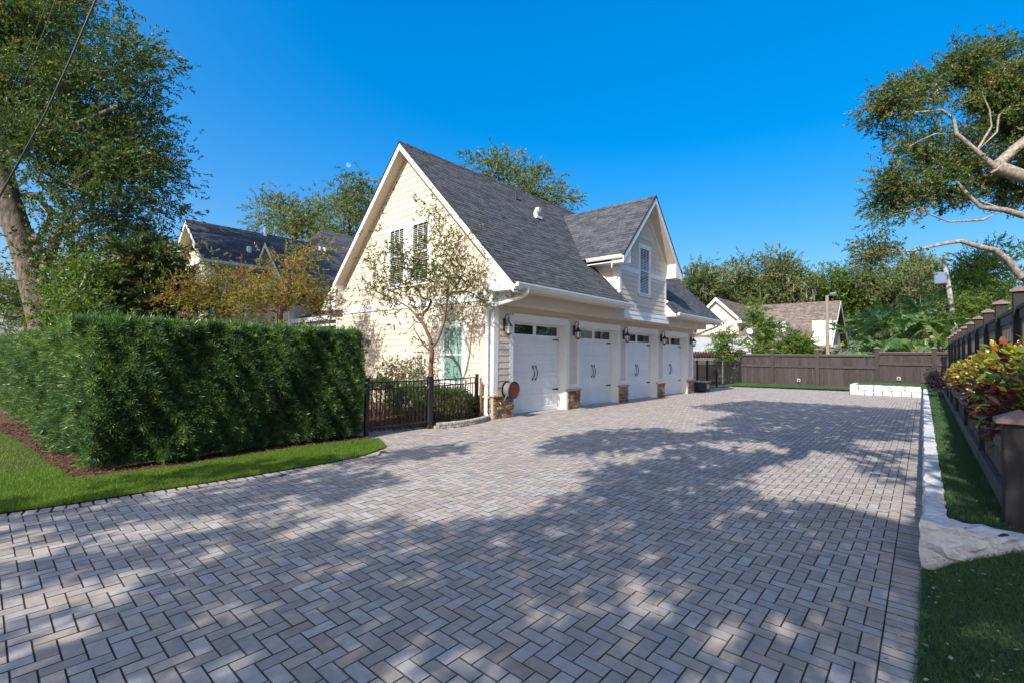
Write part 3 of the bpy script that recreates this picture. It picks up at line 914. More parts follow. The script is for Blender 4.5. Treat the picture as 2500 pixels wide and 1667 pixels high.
def main_int(s):
    y = EAVE_Y - .04 + s / math.sqrt(2)
    if y < yv: return [(RX0 - .01, DX - DW - .005), (DX + DW + .005, RX1 + .01)]
    z = EAVE_Z + y - EAVE_Y
    if z < DRZ:
        w = (DRZ - z) / DSL; return [(RX0 - .01, DX - w), (DX + w, RX1 + .01)]
    return [(RX0 - .01, RX1 + .01)]
L_main = (RIDGE_Y - EAVE_Y + .04) * math.sqrt(2)
iA, cA = shingle_course_items(main_int, lambda u, v, up: P_main(u, EAVE_Y - .04 + v / math.sqrt(2), up), 0, L_main, .143, .33, 1)
# dormer: left slope faces the camera
dn = math.sqrt(1 + DSL * DSL)
def P_dorm(y, s, up=0.0, sd=-1):
    """s along the slope from the eave; sd -1 left slope"""
    x = DX + sd * (DHW - s / dn); z = DRZ - (DX - x) * DSL * (-sd) if sd < 0 else DRZ - (x - DX) * DSL
    return np.array([x + sd * up * DSL / dn, y, z + up / dn])
L_dorm = DHW * dn
def dorm_int(s):
    z = DRZ - DHW * DSL + s / dn * DSL
    return [(DY0 - .01, EAVE_Y + z - EAVE_Z)]
iB, cB = shingle_course_items(dorm_int, lambda u, v, up: P_dorm(u, v, up), -.03, L_dorm, .143, .33, 2)
pieces(gar, 'roof_shingle', iA + iB, SHING, cA + cB)
# ridge caps
rc = MB()
for q in range(48):
    x0 = RX0 - .01 + q * .33; l = .02
    if x0 > RX1: break
    for s in (-1, 1):
        rc.add([(x0, RIDGE_Y, RIDGE_Z + .03), (x0 + .33, RIDGE_Y, RIDGE_Z + .016), (x0 + .33, RIDGE_Y + s * .13, RIDGE_Z - .13 + .022), (x0, RIDGE_Y + s * .13, RIDGE_Z - .13 + .034)], [(0, 1, 2, 3)], random.random())
for q in range(14):
    y0 = DY0 - .01 + q * .32
    for s in (-1, 1):
        rc.add([(DX, y0, DRZ + .03), (DX, y0 + .32, DRZ + .016), (DX + s * .13, y0 + .32, DRZ - .138 + .022), (DX + s * .13, y0, DRZ - .138 + .034)], [(0, 1, 2, 3)], random.random())
part('ridge_cap', SHING, rc, kind='stuff')

# ---- rakes: white board, dark drip edge, tan soffit, boxed return
def rake_main(x_f, x_w, sgn):
    """front rake at x_f, wall at x_w"""
    for s in (-1, 1):
        ye = RIDGE_Y + s * 5.15
        def line(off): return [(RIDGE_Y, RIDGE_Z - off * 1.414), (ye, RIDGE_Z - 5.15 - off * 1.414)]
        a, b = line(.03), line(.20)
        mb = MB(); mb.prism([a[0], a[1], b[1], b[0]], 0, min(x_f, x_f + sgn * .03), max(x_f, x_f + sgn * .03)); part('rake_board', WHITE, mb)
        a, b = line(-.012), line(.03)
        mb = MB(); mb.prism([a[0], a[1], b[1], b[0]], 0, min(x_f - sgn * .012, x_f + sgn * .02), max(x_f - sgn * .012, x_f + sgn * .02)); part('drip_edge', DARKEDGE, mb)
        a, b = line(.055), line(.19)
        mb = MB(); a, b = line(.165), line(.185); mb.prism([a[0], a[1], b[1], b[0]], 0, min(x_f + sgn * .03, x_w), max(x_f + sgn * .03, x_w)); part('rake_soffit', TAN, mb)
        a, b = line(.186), line(.28); mb = MB(); mb.prism([a[0], a[1], b[1], b[0]], 0, min(x_w - sgn * .03, x_w), max(x_w - sgn * .03, x_w)); part('rake_frieze', TAN, mb)
        # boxed return at the eave
        yi = RIDGE_Y + s * 4.12
        zt = lambda y: RIDGE_Z - abs(y - RIDGE_Y) - .045
        mb = MB(); q = [(ye, 3.42), (ye, zt(ye)), (yi, zt(yi)), (yi, 3.42)]
        mb.prism(q, 0, min(x_f + sgn * .032, x_w), max(x_f + sgn * .032, x_w)); part('eave_return', WHITE, mb)
rake_main(RX0, XG, 1); rake_main(RX1, XE, -1)

t = MB(); t.prism([(EAVE_Y - .01, 3.425), (YB - .001, 3.425), (YB - .001, EAVE_Z + YB - EAVE_Y - .03), (EAVE_Y - .01, EAVE_Z - .04)], 0, DX + DW + .028, DX + DW + .06); part('eave_return', WHITE, t)
# ---- dormer
dw = MB()
q = [(DX - DW, ZB0 + .05), (DX + DW, ZB0 + .05), (DX + DW, dorm_under(DX + DW)), (DX, dorm_under(DX)), (DX - DW, dorm_under(DX - DW))]
dw.add([(x, y, z) for y in (YB + .001, 12.2) for x, z in q], [(4, 3, 2, 1, 0), (5, 6, 7, 8, 9)] + [(i, (i + 1) % 5, 5 + (i + 1) % 5, 5 + i) for i in range(5)])
part('dormer_wall', CREAM, dw)
def dsegs(z0, z1):
    if z1 > DWZ0 + .02: return [(DX - DW + .12, DWX0 + .005), (DWX1 - .005, DX + DW - .1)]
    return [(DX - DW + .12, DX + DW - .1)]
lap_boards(gar, dsegs, YB - .001, 0, 3.48, 4.88, .178, CREAM)
# white boards where the dormer siding runs down over the beam face
lap_boards(gar, [(DX - DW + .35, DX + DW + .3)], YB - .001, 0, ZB0 + .01, 3.48, .17, WHITE, 'beam_board')
for x0, x1 in ((DX - DW - .02, DWX0 + .01), (DWX1 - .01, DX + DW + .02)):
    t = MB(); t.box((x0, YB - .032, 4.87), (x1, YB, 5.06)); part('band_board', WHITE, t)
for x0, x1 in ((DX - DW - .025, DX - DW + .12), (DX + DW - .1, DX + DW + .025)):
    t = MB(); t.box((x0, YB - .03, 3.48), (x1, YB + .0, 4.87)); part('corner_board', WHITE, t)
t = MB(); t.box((DX - DW - .024, YB + .001, 3.6), (DX - DW, YB + .24, 5.0)); part('corner_board', WHITE, t)
t = MB(); t.box((DX - DW - .024, YB + .24, 4.86), (DX - DW, 9.8, 5.05)); part('band_board', WHITE, t)
lap = lambda z0, z1: [(YB + .25, min(9.6, EAVE_Y + (z0 - EAVE_Z) + .25))]
lap_boards(gar, lap, DX - DW - .001, 1, 4.15, 4.86, .178, CREAM)
# flashing trim where the side wall meets the roof, with a white kick-out
t = MB(); t.slab([(DX - DW - .09, EAVE_Y + .5, EAVE_Z + .55), (DX - DW, EAVE_Y + .5, EAVE_Z + .55), (DX - DW, 9.6, EAVE_Z + 1.75), (DX - DW - .09, 9.6, EAVE_Z + 1.75)], .03); part('wall_flashing', WHITE, t)
for s in (-1, 1):
    t = MB(); t.tube([(DX + s * (DW + .06), 8.25, 4.02), (DX + s * (DW + .06), 8.36, 4.12)], [.06, .05], 10); part('kickout', WHITE, t)
# dormer roof slabs
for s in (-1, 1):
    e = DX + s * DHW; ze = DRZ - DHW * DSL
    ybk = EAVE_Y + ze - EAVE_Z
    mb = MB(); mb.slab([(DX, DY0, DRZ), (e, DY0, ze), (e, ybk, ze), (DX, EAVE_Y + DRZ - EAVE_Z, DRZ)], .05); part('dormer_roof_deck', DARKEDGE if s < 0 else SHING, mb)
    def line(off): return [(DRZ - off * dn, DX), (ze - off * dn, e)]
    a, b = line(.03), line(.19)
    mb = MB(); mb.prism([a[0], a[1], b[1], b[0]], 1, DY0, DY0 + .03); part('rake_board', WHITE, mb)
    a, b = line(-.014), line(.03)
    mb = MB(); mb.prism([a[0], a[1], b[1], b[0]], 1, DY0 - .012, DY0 + .02); part('drip_edge', DARKEDGE, mb)
    a, b = line(.165), line(.185)
    mb = MB(); mb.prism([a[0], a[1], b[1], b[0]], 1, DY0 + .03, YB); part('rake_soffit', TAN, mb)
    a, b = line(.186), line(.29)
    mb = MB(); mb.prism([a[0], a[1], b[1], b[0]], 1, YB - .035, YB - .002); part('rake_frieze', WHITE, mb)
    xi = DX + s * (DW - .0); zt = lambda x: DRZ - abs(x - DX) * DSL - .06
    mb = MB(); mb.prism([(5.02, e), (zt(e), e), (zt(xi), xi), (5.02, xi)], 1, DY0 + .032, YB - .001); part('eave_return', WHITE, mb)
    # eave soffit, fascia and gutter of the dormer
    mb = MB(); mb.box((min(e, xi), YB, 5.02), (max(e, xi), 9.7, 5.05)); part('soffit', WHITE, mb)
    mb = MB()
    g0 = e; z = ze - .01
    pf = [(z - .115, g0), (z - .115, g0 + s * .085), (z - .035, g0 + s * .13), (z, g0 + s * .13), (z, g0 + s * .115), (z - .03, g0 + s * .1), (z - .1, g0 + s * .075), (z - .1, g0 + s * .012), (z, g0 + s * .012), (z, g0)]
    mb.prism(pf, 1, DY0 + .02, ybk - .25); part('gutter', WHITE, mb)

# ---- windows
def window(parent, cx, z0, z1, w, place, lites, glass, blind=False, trim=.14, name='window', sash=True, sill=True):
    """place(u, out, z): u along the wall, out proud of it"""
    def bx(mb, u0, u1, o0, o1, za, zb):
        P = [place(u, o, z) for z in (za, zb) for (u, o) in ((u0, o0), (u1, o0), (u1, o1), (u0, o1))]
        lo = np.min(P, 0); hi = np.max(P, 0); mb.box(lo, hi)
    a, b = cx - w / 2, cx + w / 2
    fr = MB()
    bx(fr, a, a + trim, .0, .035, z0, z1 - trim); bx(fr, b - trim, b, .0, .035, z0, z1 - trim)
    bx(fr, a - .02, b + .02, .0, .042, z1 - trim, z1); bx(fr, a, b, .0, .036, z0, z0 + trim * .6)
    if sill: bx(fr, a - .03, b + .03, .0, .07, z0 + trim * .6, z0 + trim * .6 + .035)
    wo_ = fr.build(name, WHITE, parent)
    ia, ib, iz0, iz1 = a + trim, b - trim, z0 + trim * .6 + .035, z1 - trim
    zm = (iz0 + iz1) / 2
    s_ = MB(); st = .035
    for (za, zb, o) in ((iz0, zm + .02, .004), (zm - .02, iz1, .016)):
        bx(s_, ia, ia + st, o, o + .012, za, zb); bx(s_, ib - st, ib, o, o + .012, za, zb)
        bx(s_, ia + st, ib - st, o, o + .012, za, za + st); bx(s_, ia + st, ib - st, o, o + .012, zb - st, zb)
    n = lites
    for k in range(1, n):
        u = ia + (ib - ia) * k / n; bx(s_, u - .009, u + .009, .015, .026, zm, iz1)
    s_.build('sash', WHITE, wo_)
    for (za, zb, o) in ((iz0 + st, zm, .004), (zm, iz1 - st, .012)):
        g = MB(); bx(g, ia + st, ib - st, o - .004, o + .003, za, zb); g.build('pane', glass, wo_)
    if blind:
        k = 0; z = iz0 + .06
        bl = MB()
        while z < iz1 - .06:
            bx(bl, ia + st + .01, ib - st - .01, .0155 if z > zm - .02 else .0075, .0185 if z > zm - .02 else .0100, z, z + .016); z += .062; k += 1
        bl.build('blind', BLIND, wo_)
    return wo_
pg = lambda u, o, z: (XG - o - .001, u, z)
window(gar, (W0 + W1) / 2, WZ0, WZ1, W1 - W0, pg, 3, GLASSG, trim=.17)
window(gar, 12.33, UZ0, UZ1, 1.10, pg, 3, GLASSD, True, trim=.13)
window(gar, 13.64, UZ0, UZ1, 1.10, pg, 3, GLASSD, True, trim=.13)
mu = MB(); mu.box((XG - .03, 12.88, UZ0), (XG - .001, 13.09, UZ1)); part('window_mullion', WHITE, mu)
window(gar, (DWX0 + DWX1) / 2, DWZ0, DWZ1, DWX1 - DWX0, lambda u, o, z: (u, YB - o - .001, z), 3, GLASSD, True, trim=.14)

# ---- garage doors
def garage_door(a, b):
    d = MB(); d.box((a + .02, DOORY + .012, .012), (b - .02, DOORY + .05, ZTOP - .03)); do = part('garage_door', DOORW, d)
    zs = [.012 + (ZTOP - .042) * k / 5 for k in range(6)]
    w0, w1 = a + .03, b - .03; W = w1 - w0
    # two wide columns, a narrow stile between them
    st = .13; cols = [(w0 + st, (w0 + w1) / 2 - st * .55), ((w0 + w1) / 2 + st * .55, w1 - st)]
    for k in range(5):
        z0, z1 = zs[k] + .003, zs[k + 1] - .003
        mb = MB()
        xs = [w0, cols[0][0], cols[0][1], cols[1][0], cols[1][1], w1]
        pz0, pz1 = z0 + .13, z1 - .10
        if k == 4: pz0, pz1 = 2.385, 2.665
        # frame of the section
        for (x0, x1) in ((xs[0], xs[1]), (xs[2], xs[3]), (xs[4], xs[5])): mb.box((x0, DOORY - .002, z0), (x1, DOORY + .014, z1))
        for (x0, x1) in cols:
            mb.box((x0, DOORY - .002, z0), (x1, DOORY + .014, pz0)); mb.box((x0, DOORY - .002, pz1), (x1, DOORY + .014, z1))
            if k < 4:
                # recessed field with a raised centre
                mb.add([(x0, DOORY - .002, pz0), (x1, DOORY - .002, pz0), (x1, DOORY - .002, pz1), (x0, DOORY - .002, pz1),
                        (x0 + .02, DOORY + .009, pz0 + .02), (x1 - .02, DOORY + .009, pz0 + .02), (x1 - .02, DOORY + .009, pz1 - .02), (x0 + .02, DOORY + .009, pz1 - .02)],
                       [(0, 1, 5, 4), (1, 2, 6, 5), (2, 3, 7, 6), (3, 0, 4, 7), (4, 5, 6, 7)])
                if k == 0:
                    for t in range(1, 5):
                        x = x0 + (x1 - x0) * t / 5; mb.box((x - .05, DOORY + .003, pz0 + .05), (x + .05, DOORY + .012, pz1 - .05))
        mb.build('door_panel', DOORW, do)
    for (x0, x1) in cols:
        g = MB(); g.box((x0, DOORY + .008, 2.385), (x1, DOORY + .0135, 2.665)); g.build('window_pane', GLASSD, do)
        f = MB(); t_ = .03
        f.box((x0 - t_, DOORY - .012, 2.385 - t_), (x1 + t_, DOORY - .003, 2.385)); f.box((x0 - t_, DOORY - .012, 2.665), (x1 + t_, DOORY - .003, 2.665 + t_))
        f.box((x0 - t_, DOORY - .012, 2.385), (x0, DOORY - .003, 2.665)); f.box((x1, DOORY - .012, 2.385), (x1 + t_, DOORY - .003, 2.665))
        f.build('window_frame', DOORW, do)
    c = (a + b) / 2
    for s in (-1, 1):
        x = c + s * .075 ; h = MB()
        pts = [(x, DOORY - .02, 1.02), (x + .012, DOORY - .05, 1.08), (x + .028, DOORY - .06, 1.16), (x + .018, DOORY - .06, 1.26), (x - .005, DOORY - .05, 1.34), (x, DOORY - .02, 1.40)]
        h.tube(pts, [.012, .011, .012, .012, .011, .013], 6)
        for zz_ in (1.01, 1.41): h.box((x - .022, DOORY - .022, zz_ - .035), (x + .022, DOORY - .004, zz_ + .035))
        h.build('handle', IRON, do)
        for zz_ in (.66, 2.26):
            x = (a + .05) if s < 0 else (b - .05); e = x - s * .34; q = MB()
            P = [(x, zz_ - .035), (x, zz_ + .035), (x - s * .27, zz_ + .016), (x - s * .29, zz_ + .03), (e, zz_), (x - s * .29, zz_ - .03), (x - s * .27, zz_ - .016)]
            V = [(p[0], DOORY - .012, p[1]) for p in P] + [(p[0], DOORY - .0025, p[1]) for p in P]; n = len(P)
            F = [tuple(range(n)), tuple(range(2 * n - 1, n - 1, -1))] + [(i, n + i, n + (i + 1) % n, (i + 1) % n) for i in range(n)]
            q.add(V, F); q.build('strap_hinge', IRON, do)
    sl = MB(); sl.box((a + .025, DOORY + .002, .004), (b - .025, DOORY + .04, .0115)); sl.build('bottom_seal', BMETAL, do)
for (a, b) in OPEN: garage_door(a, b)

# ---- roof vents, downspouts
def pipe_vent(p, name='vent_pipe', h=.3, r=.05, material=BMETAL):
    mb = MB(); mb.tube([p - np.array([0, 0, .1]), p + np.array([0, 0, h])], r, 10); part(name, material, mb)
pv = P_main(13.68, 12.16); pipe_vent(pv)
pv = P_main(13.99, 11.40)
mb = MB(); mb.tube([pv, pv + np.array([0, 0, .16]), pv + np.array([0, -.08, .26]), pv + np.array([0, -.2, .24])], [.09, .09, .10, .09], 10); mb.box(pv + np.array([-.16, -.2, -.1]), pv + np.array([.16, .16, -.02])); part('roof_vent', WHITE, mb)
ds = MB(); ds.tube([(9.32, 7.83, 3.5), (9.32, 7.85, 3.36), (9.27, 8.02, 3.26), (9.12, 8.93, 3.06), (9.11, 9.08, 2.98), (9.11, 9.10, 2.85), (9.11, 9.10, .17), (9.10, 9.06, .09), (9.09, 8.98, .055)], .05, 12)
for zz_ in (2.2, .95): ds.tube([(9.11, 9.10, zz_), (9.11, 9.10, zz_ + .04)], .056, 12)
part('downspout', WHITE, ds, smooth=True)
ds = MB(); ds.tube([(24.2, 7.83, 3.5), (24.2, 7.85, 3.38), (24.15, 8.0, 3.28), (23.75, 8.92, 2.85), (23.72, 9.05, 2.78), (23.72, 9.06, 2.6), (23.72, 9.06, .1)], .05, 10); part('downspout', WHITE, ds, smooth=True)

# ---- wall lanterns
def lantern(px_, label):
    t = thing('wall_lantern', label, 'lantern', (px_, YF - .02, 2.3), 'lanterns between the garage doors')
    y0 = YF - .028; yc = YF - .19
    mb = MB(); mb.cbox((px_ - .055, y0 - .03, 2.42), (px_ + .055, y0 + .008, 2.76), .012); mb.build('backplate', IRON, t)
    mb = MB(); pts = []
    for k in range(0, 8):
        u = k / 7; pts.append((px_, y0 - .03 - .02 * math.sin(u * 3), 2.56 + .2 * u))
    for k in range(1, 15):
        a_ = math.pi - k * .30; q = .082 * (1 - .018 * k)
        pts.append((px_, y0 - .03 - .085 - q * math.cos(a_), 2.80 + q * math.sin(a_)))
    mb.tube(pts, .011, 6); 
    mb.tube([(px_, yc, 2.80), (px_, yc, 2.70)], [.010, .012], 6); mb.build('scroll_arm', IRON, t)
    mb = MB(); mb.lathe((px_, yc, 2.56), [(.012, .15), (.03, .145), (.02, .12), (.05, .09), (.06, .07), (.10, .03), (.118, .0), (.118, -.012)][::-1], 6); mb.build('lantern_roof', IRON, t)
    mb = MB(); mb.lathe((px_, yc, 2.34), [(.062, .0), (.075, .0), (.108, .208), (.095, .21)], 6); mb.build('glass', LGLASS, t)
    mb = MB()
    for k in range(6):
        a_ = k * math.pi / 3; c_, s_ = math.cos(a_), math.sin(a_)
        mb.tube([(px_ + .076 * c_, yc + .076 * s_, 2.335), (px_ + .111 * c_, yc + .111 * s_, 2.55)], .007, 4)
    mb.lathe((px_, yc, 2.31), [(.01, -.03), (.03, -.01), (.08, .02), (.082, .032)], 6); mb.build('cage', IRON, t)
    mb = MB()
    for k in range(3):
        a_ = k * 2.1; mb.tube([(px_ + .025 * math.cos(a_), yc + .025 * math.sin(a_), 2.345), (px_ + .025 * math.cos(a_), yc + .025 * math.sin(a_), 2.44)], .009, 6)
    mb.build('candle', WHITE, t)
names = ['black scroll lantern beside the downspout, nearest of the five', 'black scroll lantern between the first and second garage doors',
         'black scroll lantern between the second and third garage doors', 'black scroll lantern between the third and fourth garage doors', 'black scroll lantern past the fourth garage door, farthest of the five']
for (a, b), nm in zip(PIERS, names): lantern((a + b) / 2 if a > 9.3 else 9.63, nm)

# ---- hose reel on the first pier, spigot
hr = thing('hose_reel', 'round hose reel with grey hose and rust red face on the corner pier', 'hose reel', (9.62, 8.9, .6))
hx, hz = 9.62, .80
mb = MB(); mb.cbox((hx - .06, 8.78, hz - .05), (hx + .06, YF - .02, hz + .05), .01); mb.build('bracket', IRON, hr)
def disc(mb, y0, y1, r, n=28):
    V = [(hx + r * math.cos(2 * math.pi * k / n), y, hz + r * math.sin(2 * math.pi * k / n)) for y in (y0, y1) for k in range(n)]
    mb.add(V, [tuple(range(n)), tuple(range(2 * n - 1, n - 1, -1))] + [(k, n + k, n + (k + 1) % n, (k + 1) % n) for k in range(n)])
RUST = mat('rust_red_enamel', lin(.20, .05, .03), lin(.12, .035, .025), 8, .6, .2, 40)
HOSE = mat('grey_rubber_hose', lin(.20, .21, .22), lin(.14, .15, .155), 12, .55)
mb = MB(); disc(mb, 8.78, 8.80, .235); mb.build('rear_plate', IRON, hr)
mb = MB(); disc(mb, 8.535, 8.545, .205); mb.build('front_plate', RUST, hr)
mb = MB(); n = 28
mb.tube([(hx + .22 * math.cos(2 * math.pi * k / n), 8.54, hz + .22 * math.sin(2 * math.pi * k / n)) for k in range(n + 1)], .018, 6, cap=False); mb.build('rim', IRON, hr)
mb = MB(); pts = []
for k in range(0, 24 * 7):
    a_ = k * 2 * math.pi / 24; pts.append((hx + .185 * math.cos(a_), 8.765 - .03 * k / 24, hz + .185 * math.sin(a_)))
pts += [(hx - .16, 8.66, hz - .14), (hx - .2, 8.70, hz - .26), (hx - .19, 8.74, hz - .34)]
mb.tube(pts, .0155, 6); mb.build('hose', HOSE, hr, smooth=True)
mb = MB(); mb.tube([(9.40, YF - .05, .45), (9.40, YF - .14, .45), (9.40, YF - .16, .40)], .018, 8); mb.tube([(9.36, YF - .11, .50), (9.44, YF - .11, .50)], .012, 6); mb.tube([(9.40, YF - .11, .45), (9.40, YF - .11, .50)], .008, 6); mb.build('spigot', mat('brass', lin(.45, .34, .16), None, 5, .4, metal=.8), hr)

# ---- camera under the eave, flood light on the gable
sc_ = thing('security_camera', 'small white camera under the eave above the corner', 'camera', (9.32, 8.2, 3.3))
mb = MB(); mb.lathe((9.33, 8.22, 3.30), [(.05, .13), (.05, .10), (.028, .09), (.028, .05)][::-1], 10); mb.build('mount', WHITE, sc_)
mb = MB(); mb.tube([(9.36, 8.26, 3.32), (9.28, 8.12, 3.28)], [.04, .045], 10); mb.build('housing', WHITE, sc_)
mb = MB(); mb.tube([(9.28, 8.12, 3.28), (9.272, 8.106, 3.277)], .032, 10); mb.build('lens', BMETAL, sc_)
fl = thing('flood_light', 'small twin spot lamp mounted on the gable siding', 'lamp', (9.2, 14.55, 2.5))
gp = on_x(780 + 1415 / 7.84, 730 + 490 / 7.84, XG - .03)
mb = MB(); mb.tube([gp + (0.028, 0, 0), gp + (-.03, 0, 0)], .055, 10); mb.build('base', WHITE, fl)
mb = MB(); mb.tube([gp + (-.02, -.03, 0), gp + (-.14, -.08, -.07)], [.025, .05], 10); mb.build('spot', WHITE, fl)
mb = MB(); mb.tube([gp + (-.02, .03, .0), gp + (-.12, .16, -.01)], [.025, .045], 10); mb.build('spot', BMETAL, fl)

# ================================================================== MAIN HOUSE beyond the hedge
mh = thing('main_house', 'cream two storey house with dark slate roof behind the hedge and crepe myrtles', 'house', (9, 26, 0))
def house_gable(parent, x0, x1, y0, y1, zr, sl, ov, rov, zw=0.0, wall=CREAM, shing=SHING, axis='x', exp=.15, pieces_lim=60, seed=3, boards=True):
    """ridge along x; walls y0..y1; ridge height zr, slope sl; ov eave overhang, rov rake overhang at x0"""
    ym = (y0 + y1) / 2; hw = (y1 - y0) / 2
    mb = MB(); ztop = zr - hw * sl - .25
    mb.prism([(y0, zw), (y1, zw), (y1, ztop), (ym, zr - .25), (y0, ztop)], 0, x0, x1); mb.build('wall', wall, parent)
    for s in (-1, 1):
        e = ym + s * (hw + ov); ze = zr - (hw + ov) * sl; k = math.hypot(1, sl)
        mb = MB(); mb.slab([(x0 - rov, ym, zr), (x1, ym, zr), (x1, e, ze), (x0 - rov, e, ze)], .05); ro = mb.build('roof', DARKEDGE if s < 0 else shing, parent)
        if s < 0:
            it, ce = shingle_course_items(lambda v: [(x0 - rov, x1)], lambda u, v, up: np.array([u, e + v / k - up * sl / k, ze + v / k * sl + up / k]), 0, (hw + ov) * k, exp, .5, seed, .014)
            r_ = MB()
            for b in it:
                o = len(r_.v); r_.v += b.v; r_.f += [tuple(o + q for q in f) for f in b.f]; r_.r += b.r
            r_.build('roof_shingles', shing, parent, kind='stuff')
        L = lambda off: [(ym, zr - off * k), (e, ze - off * k)]
        a, b = L(.02), L(.22); mb = MB(); mb.prism([a[0], a[1], b[1], b[0]], 0, x0 - rov, x0 - rov + .03); mb.build('rake_board', WHITE, parent)
        a, b = L(-.015), L(.03); mb = MB(); mb.prism([a[0], a[1], b[1], b[0]], 0, x0 - rov - .012, x0 - rov + .02); mb.build('drip_edge', DARKEDGE, parent)
        a, b = L(.18), L(.20); mb = MB(); mb.prism([a[0], a[1], b[1], b[0]], 0, x0 - rov + .03, x0); mb.build('rake_soffit', TAN, parent)
        mb = MB(); mb.box((x0 - rov, min(e, e + s * .1), ze - .14), (x1, max(e, e + s * .1), ze - .01)); mb.build('gutter', WHITE, parent)
        mb = MB(); mb.box((x0 - rov + .03, min(e, e - s * ov), ze - .2), (x1, max(e, e - s * ov), ze - .15)); mb.build('soffit', TAN, parent)
    if boards:
        z = zw + .2
        while z < ztop - .1:
            for (fx, a, b, ax) in ((x0, y0, y1, 1), (y0, x0, x1, 0)):
                mb = MB(); c = [(a, z, .022), (b, z, .022), (b, z + .18, .008), (a, z + .18, .008)]
                P = [((fx - th, t, q) if ax == 1 else (t, fx - th, q)) for t, q, th in c] + [((fx, t, q) if ax == 1 else (t, fx, q)) for t, q, th in c]
                mb.add(P, [(0, 1, 2, 3), (0, 4, 5, 1), (1, 5, 6, 2), (2, 6, 7, 3), (3, 7, 4, 0)] if ax == 0 else [(3, 2, 1, 0), (1, 5, 4, 0), (2, 6, 5, 1), (3, 7, 6, 2), (0, 4, 7, 3)], random.random())
                if ax == 0 or z > 2.0: mb.build('siding_board', wall, parent)
            z += .18
house_gable(mh, 6.8, 20.0, 25.0, 30.1, 8.30, .77, .5, .5)
house_gable(mh, 9.2, 16.0, 21.95, 26.2, 7.15, .97, .45, .42, seed=4)
for (x, y) in ((6.8, 25.0), (9.2, 21.95), (9.2, 24.98)):
    mb = MB(); mb.box((x - .035, y - .035, 0), (x + .16, y + .16, 5.7 if y == 25.0 else 4.6)); mb.build('corner_board', WHITE, mh)
# hipped block behind
def hip(parent, x0, x1, y0, y1, ze, zr, shing):
    ym = (y0 + y1) / 2; a = (x0 + 3.4, ym, zr); b = (x1 - 3.4, ym, zr)
    for q in ([(x0, y0, ze), (x1, y0, ze), b, a], [(x1, y1, ze), (x0, y1, ze), a, b], [(x0, y1, ze), (x0, y0, ze), a], [(x1, y0, ze), (x1, y1, ze), b]):
        mb = MB(); mb.slab(q, .06); mb.build('roof', shing, parent)
    h = np.hypot(zr - ze, ym - y0); it, ce = shingle_course_items(lambda s: [(x0 + 3.4 * s / h, x1 - 3.4 * s / h)], lambda u, v, up: np.array([u, y0 + (ym - y0) * v / h, ze + (zr - ze) * v / h + .005 + up]), 0, h, .15, .5, 8, .014)
    r_ = MB()
    for b in it:
        o = len(r_.v); r_.v += b.v; r_.f += [tuple(o + q for q in f) for f in b.f]; r_.r += b.r
    r_.build('roof_shingles', shing, parent, kind='stuff')
hip(mh, 9.6, 22.0, 20.6, 33.4, 4.25, 9.06, SHING)
mb = MB(); mb.box((11.5, 21.2, 0), (21, 24, 4.3)); mb.build('wall', CREAM, mh)
# vents on its roofs
for (x, y, z, h, w, m_) in ((11.5, 24.6, 7.28, .3, .06, BMETAL), (11.75, 24.6, 7.28, .22, .1, WHITE), (12.05, 24.6, 7.28, .22, .1, WHITE), (9.3, 26.0, 7.1, .35, .06, BMETAL), (8.6, 25.6, 6.85, .2, .12, WHITE), (10.0, 27.4, 8.2, .4, .09, WHITE)):
    mb = MB(); mb.tube([(x, y, z - .2), (x, y, z + h)], w, 8); mb.build('roof_vent', m_, mh)
# windows on the sunny gable
def simple_window(parent, x, y0, y1, z0, z1):
    mb = MB(); t_ = .12
    mb.box((x - .05, y0, z0), (x, y0 + t_, z1)); mb.box((x - .05, y1 - t_, z0), (x, y1, z1)); mb.box((x - .06, y0, z1 - t_), (x, y1, z1)); mb.box((x - .06, y0, z0), (x, y1, z0 + t_))
    w = mb.build('window', WHITE, parent)
    mb = MB(); mb.box((x - .03, y0 + t_, z0 + t_), (x - .02, y1 - t_, z1 - t_)); mb.build('pane', GLASSD, w)
    mb = MB(); mb.box((x - .04, y0 + t_, (z0 + z1) / 2 - .03), (x - .031, y1 - t_, (z0 + z1) / 2 + .03)); mb.build('sash', WHITE, w)
simple_window(mh, 6.8, 26.6, 28.2, 4.2, 6.2); simple_window(mh, 6.8, 26.4, 28.4, 1.0, 3.0); simple_window(mh, 9.2, 22.9, 24.2, 1.0, 3.0)
# covered walk between house and garage
pw = thing('covered_porch', 'low covered porch with dark posts joining the garage to the house', 'porch', (11, 19.5, 0))
mb = MB(); mb.slab([(9.35, 17.75, 3.28), (9.35, 21.9, 3.28), (12.6, 21.9, 4.6), (12.6, 17.75, 4.6)], .08); mb.build('roof', SHING, pw)
mb = MB(); mb.box((9.22, 17.75, 3.08), (9.34, 21.9, 3.27)); mb.build('gutter', WHITE, pw)
mb = MB(); mb.box((9.4, 17.75, 2.86), (9.6, 21.9, 3.07)); mb.build('beam', WHITE, pw)
mb = MB(); mb.box((9.36, 17.72, 3.08), (12.5, 21.9, 3.1)); mb.build('ceiling', TAN, pw)
mb = MB(); mb.box((12.4, 17.72, 0), (12.5, 21.9, 3.07)); mb.build('wall', CREAM, pw)
for y in (17.85, 21.75): mb = MB(); mb.box((9.42, y - .09, 0), (9.6, y + .09, 2.85)); mb.build('post', WHITE, pw)
DKW = mat('dark_stained_wood', lin(.035, .026, .022), lin(.05, .036, .03), 6, .6)
for y in (18.7, 20.6): mb = MB(); mb.cbox((9.7, y - .17, 0), (10.0, y + .17, 2.6 if y < 19 else 2.9), .02); mb.build('post', DKW, pw)

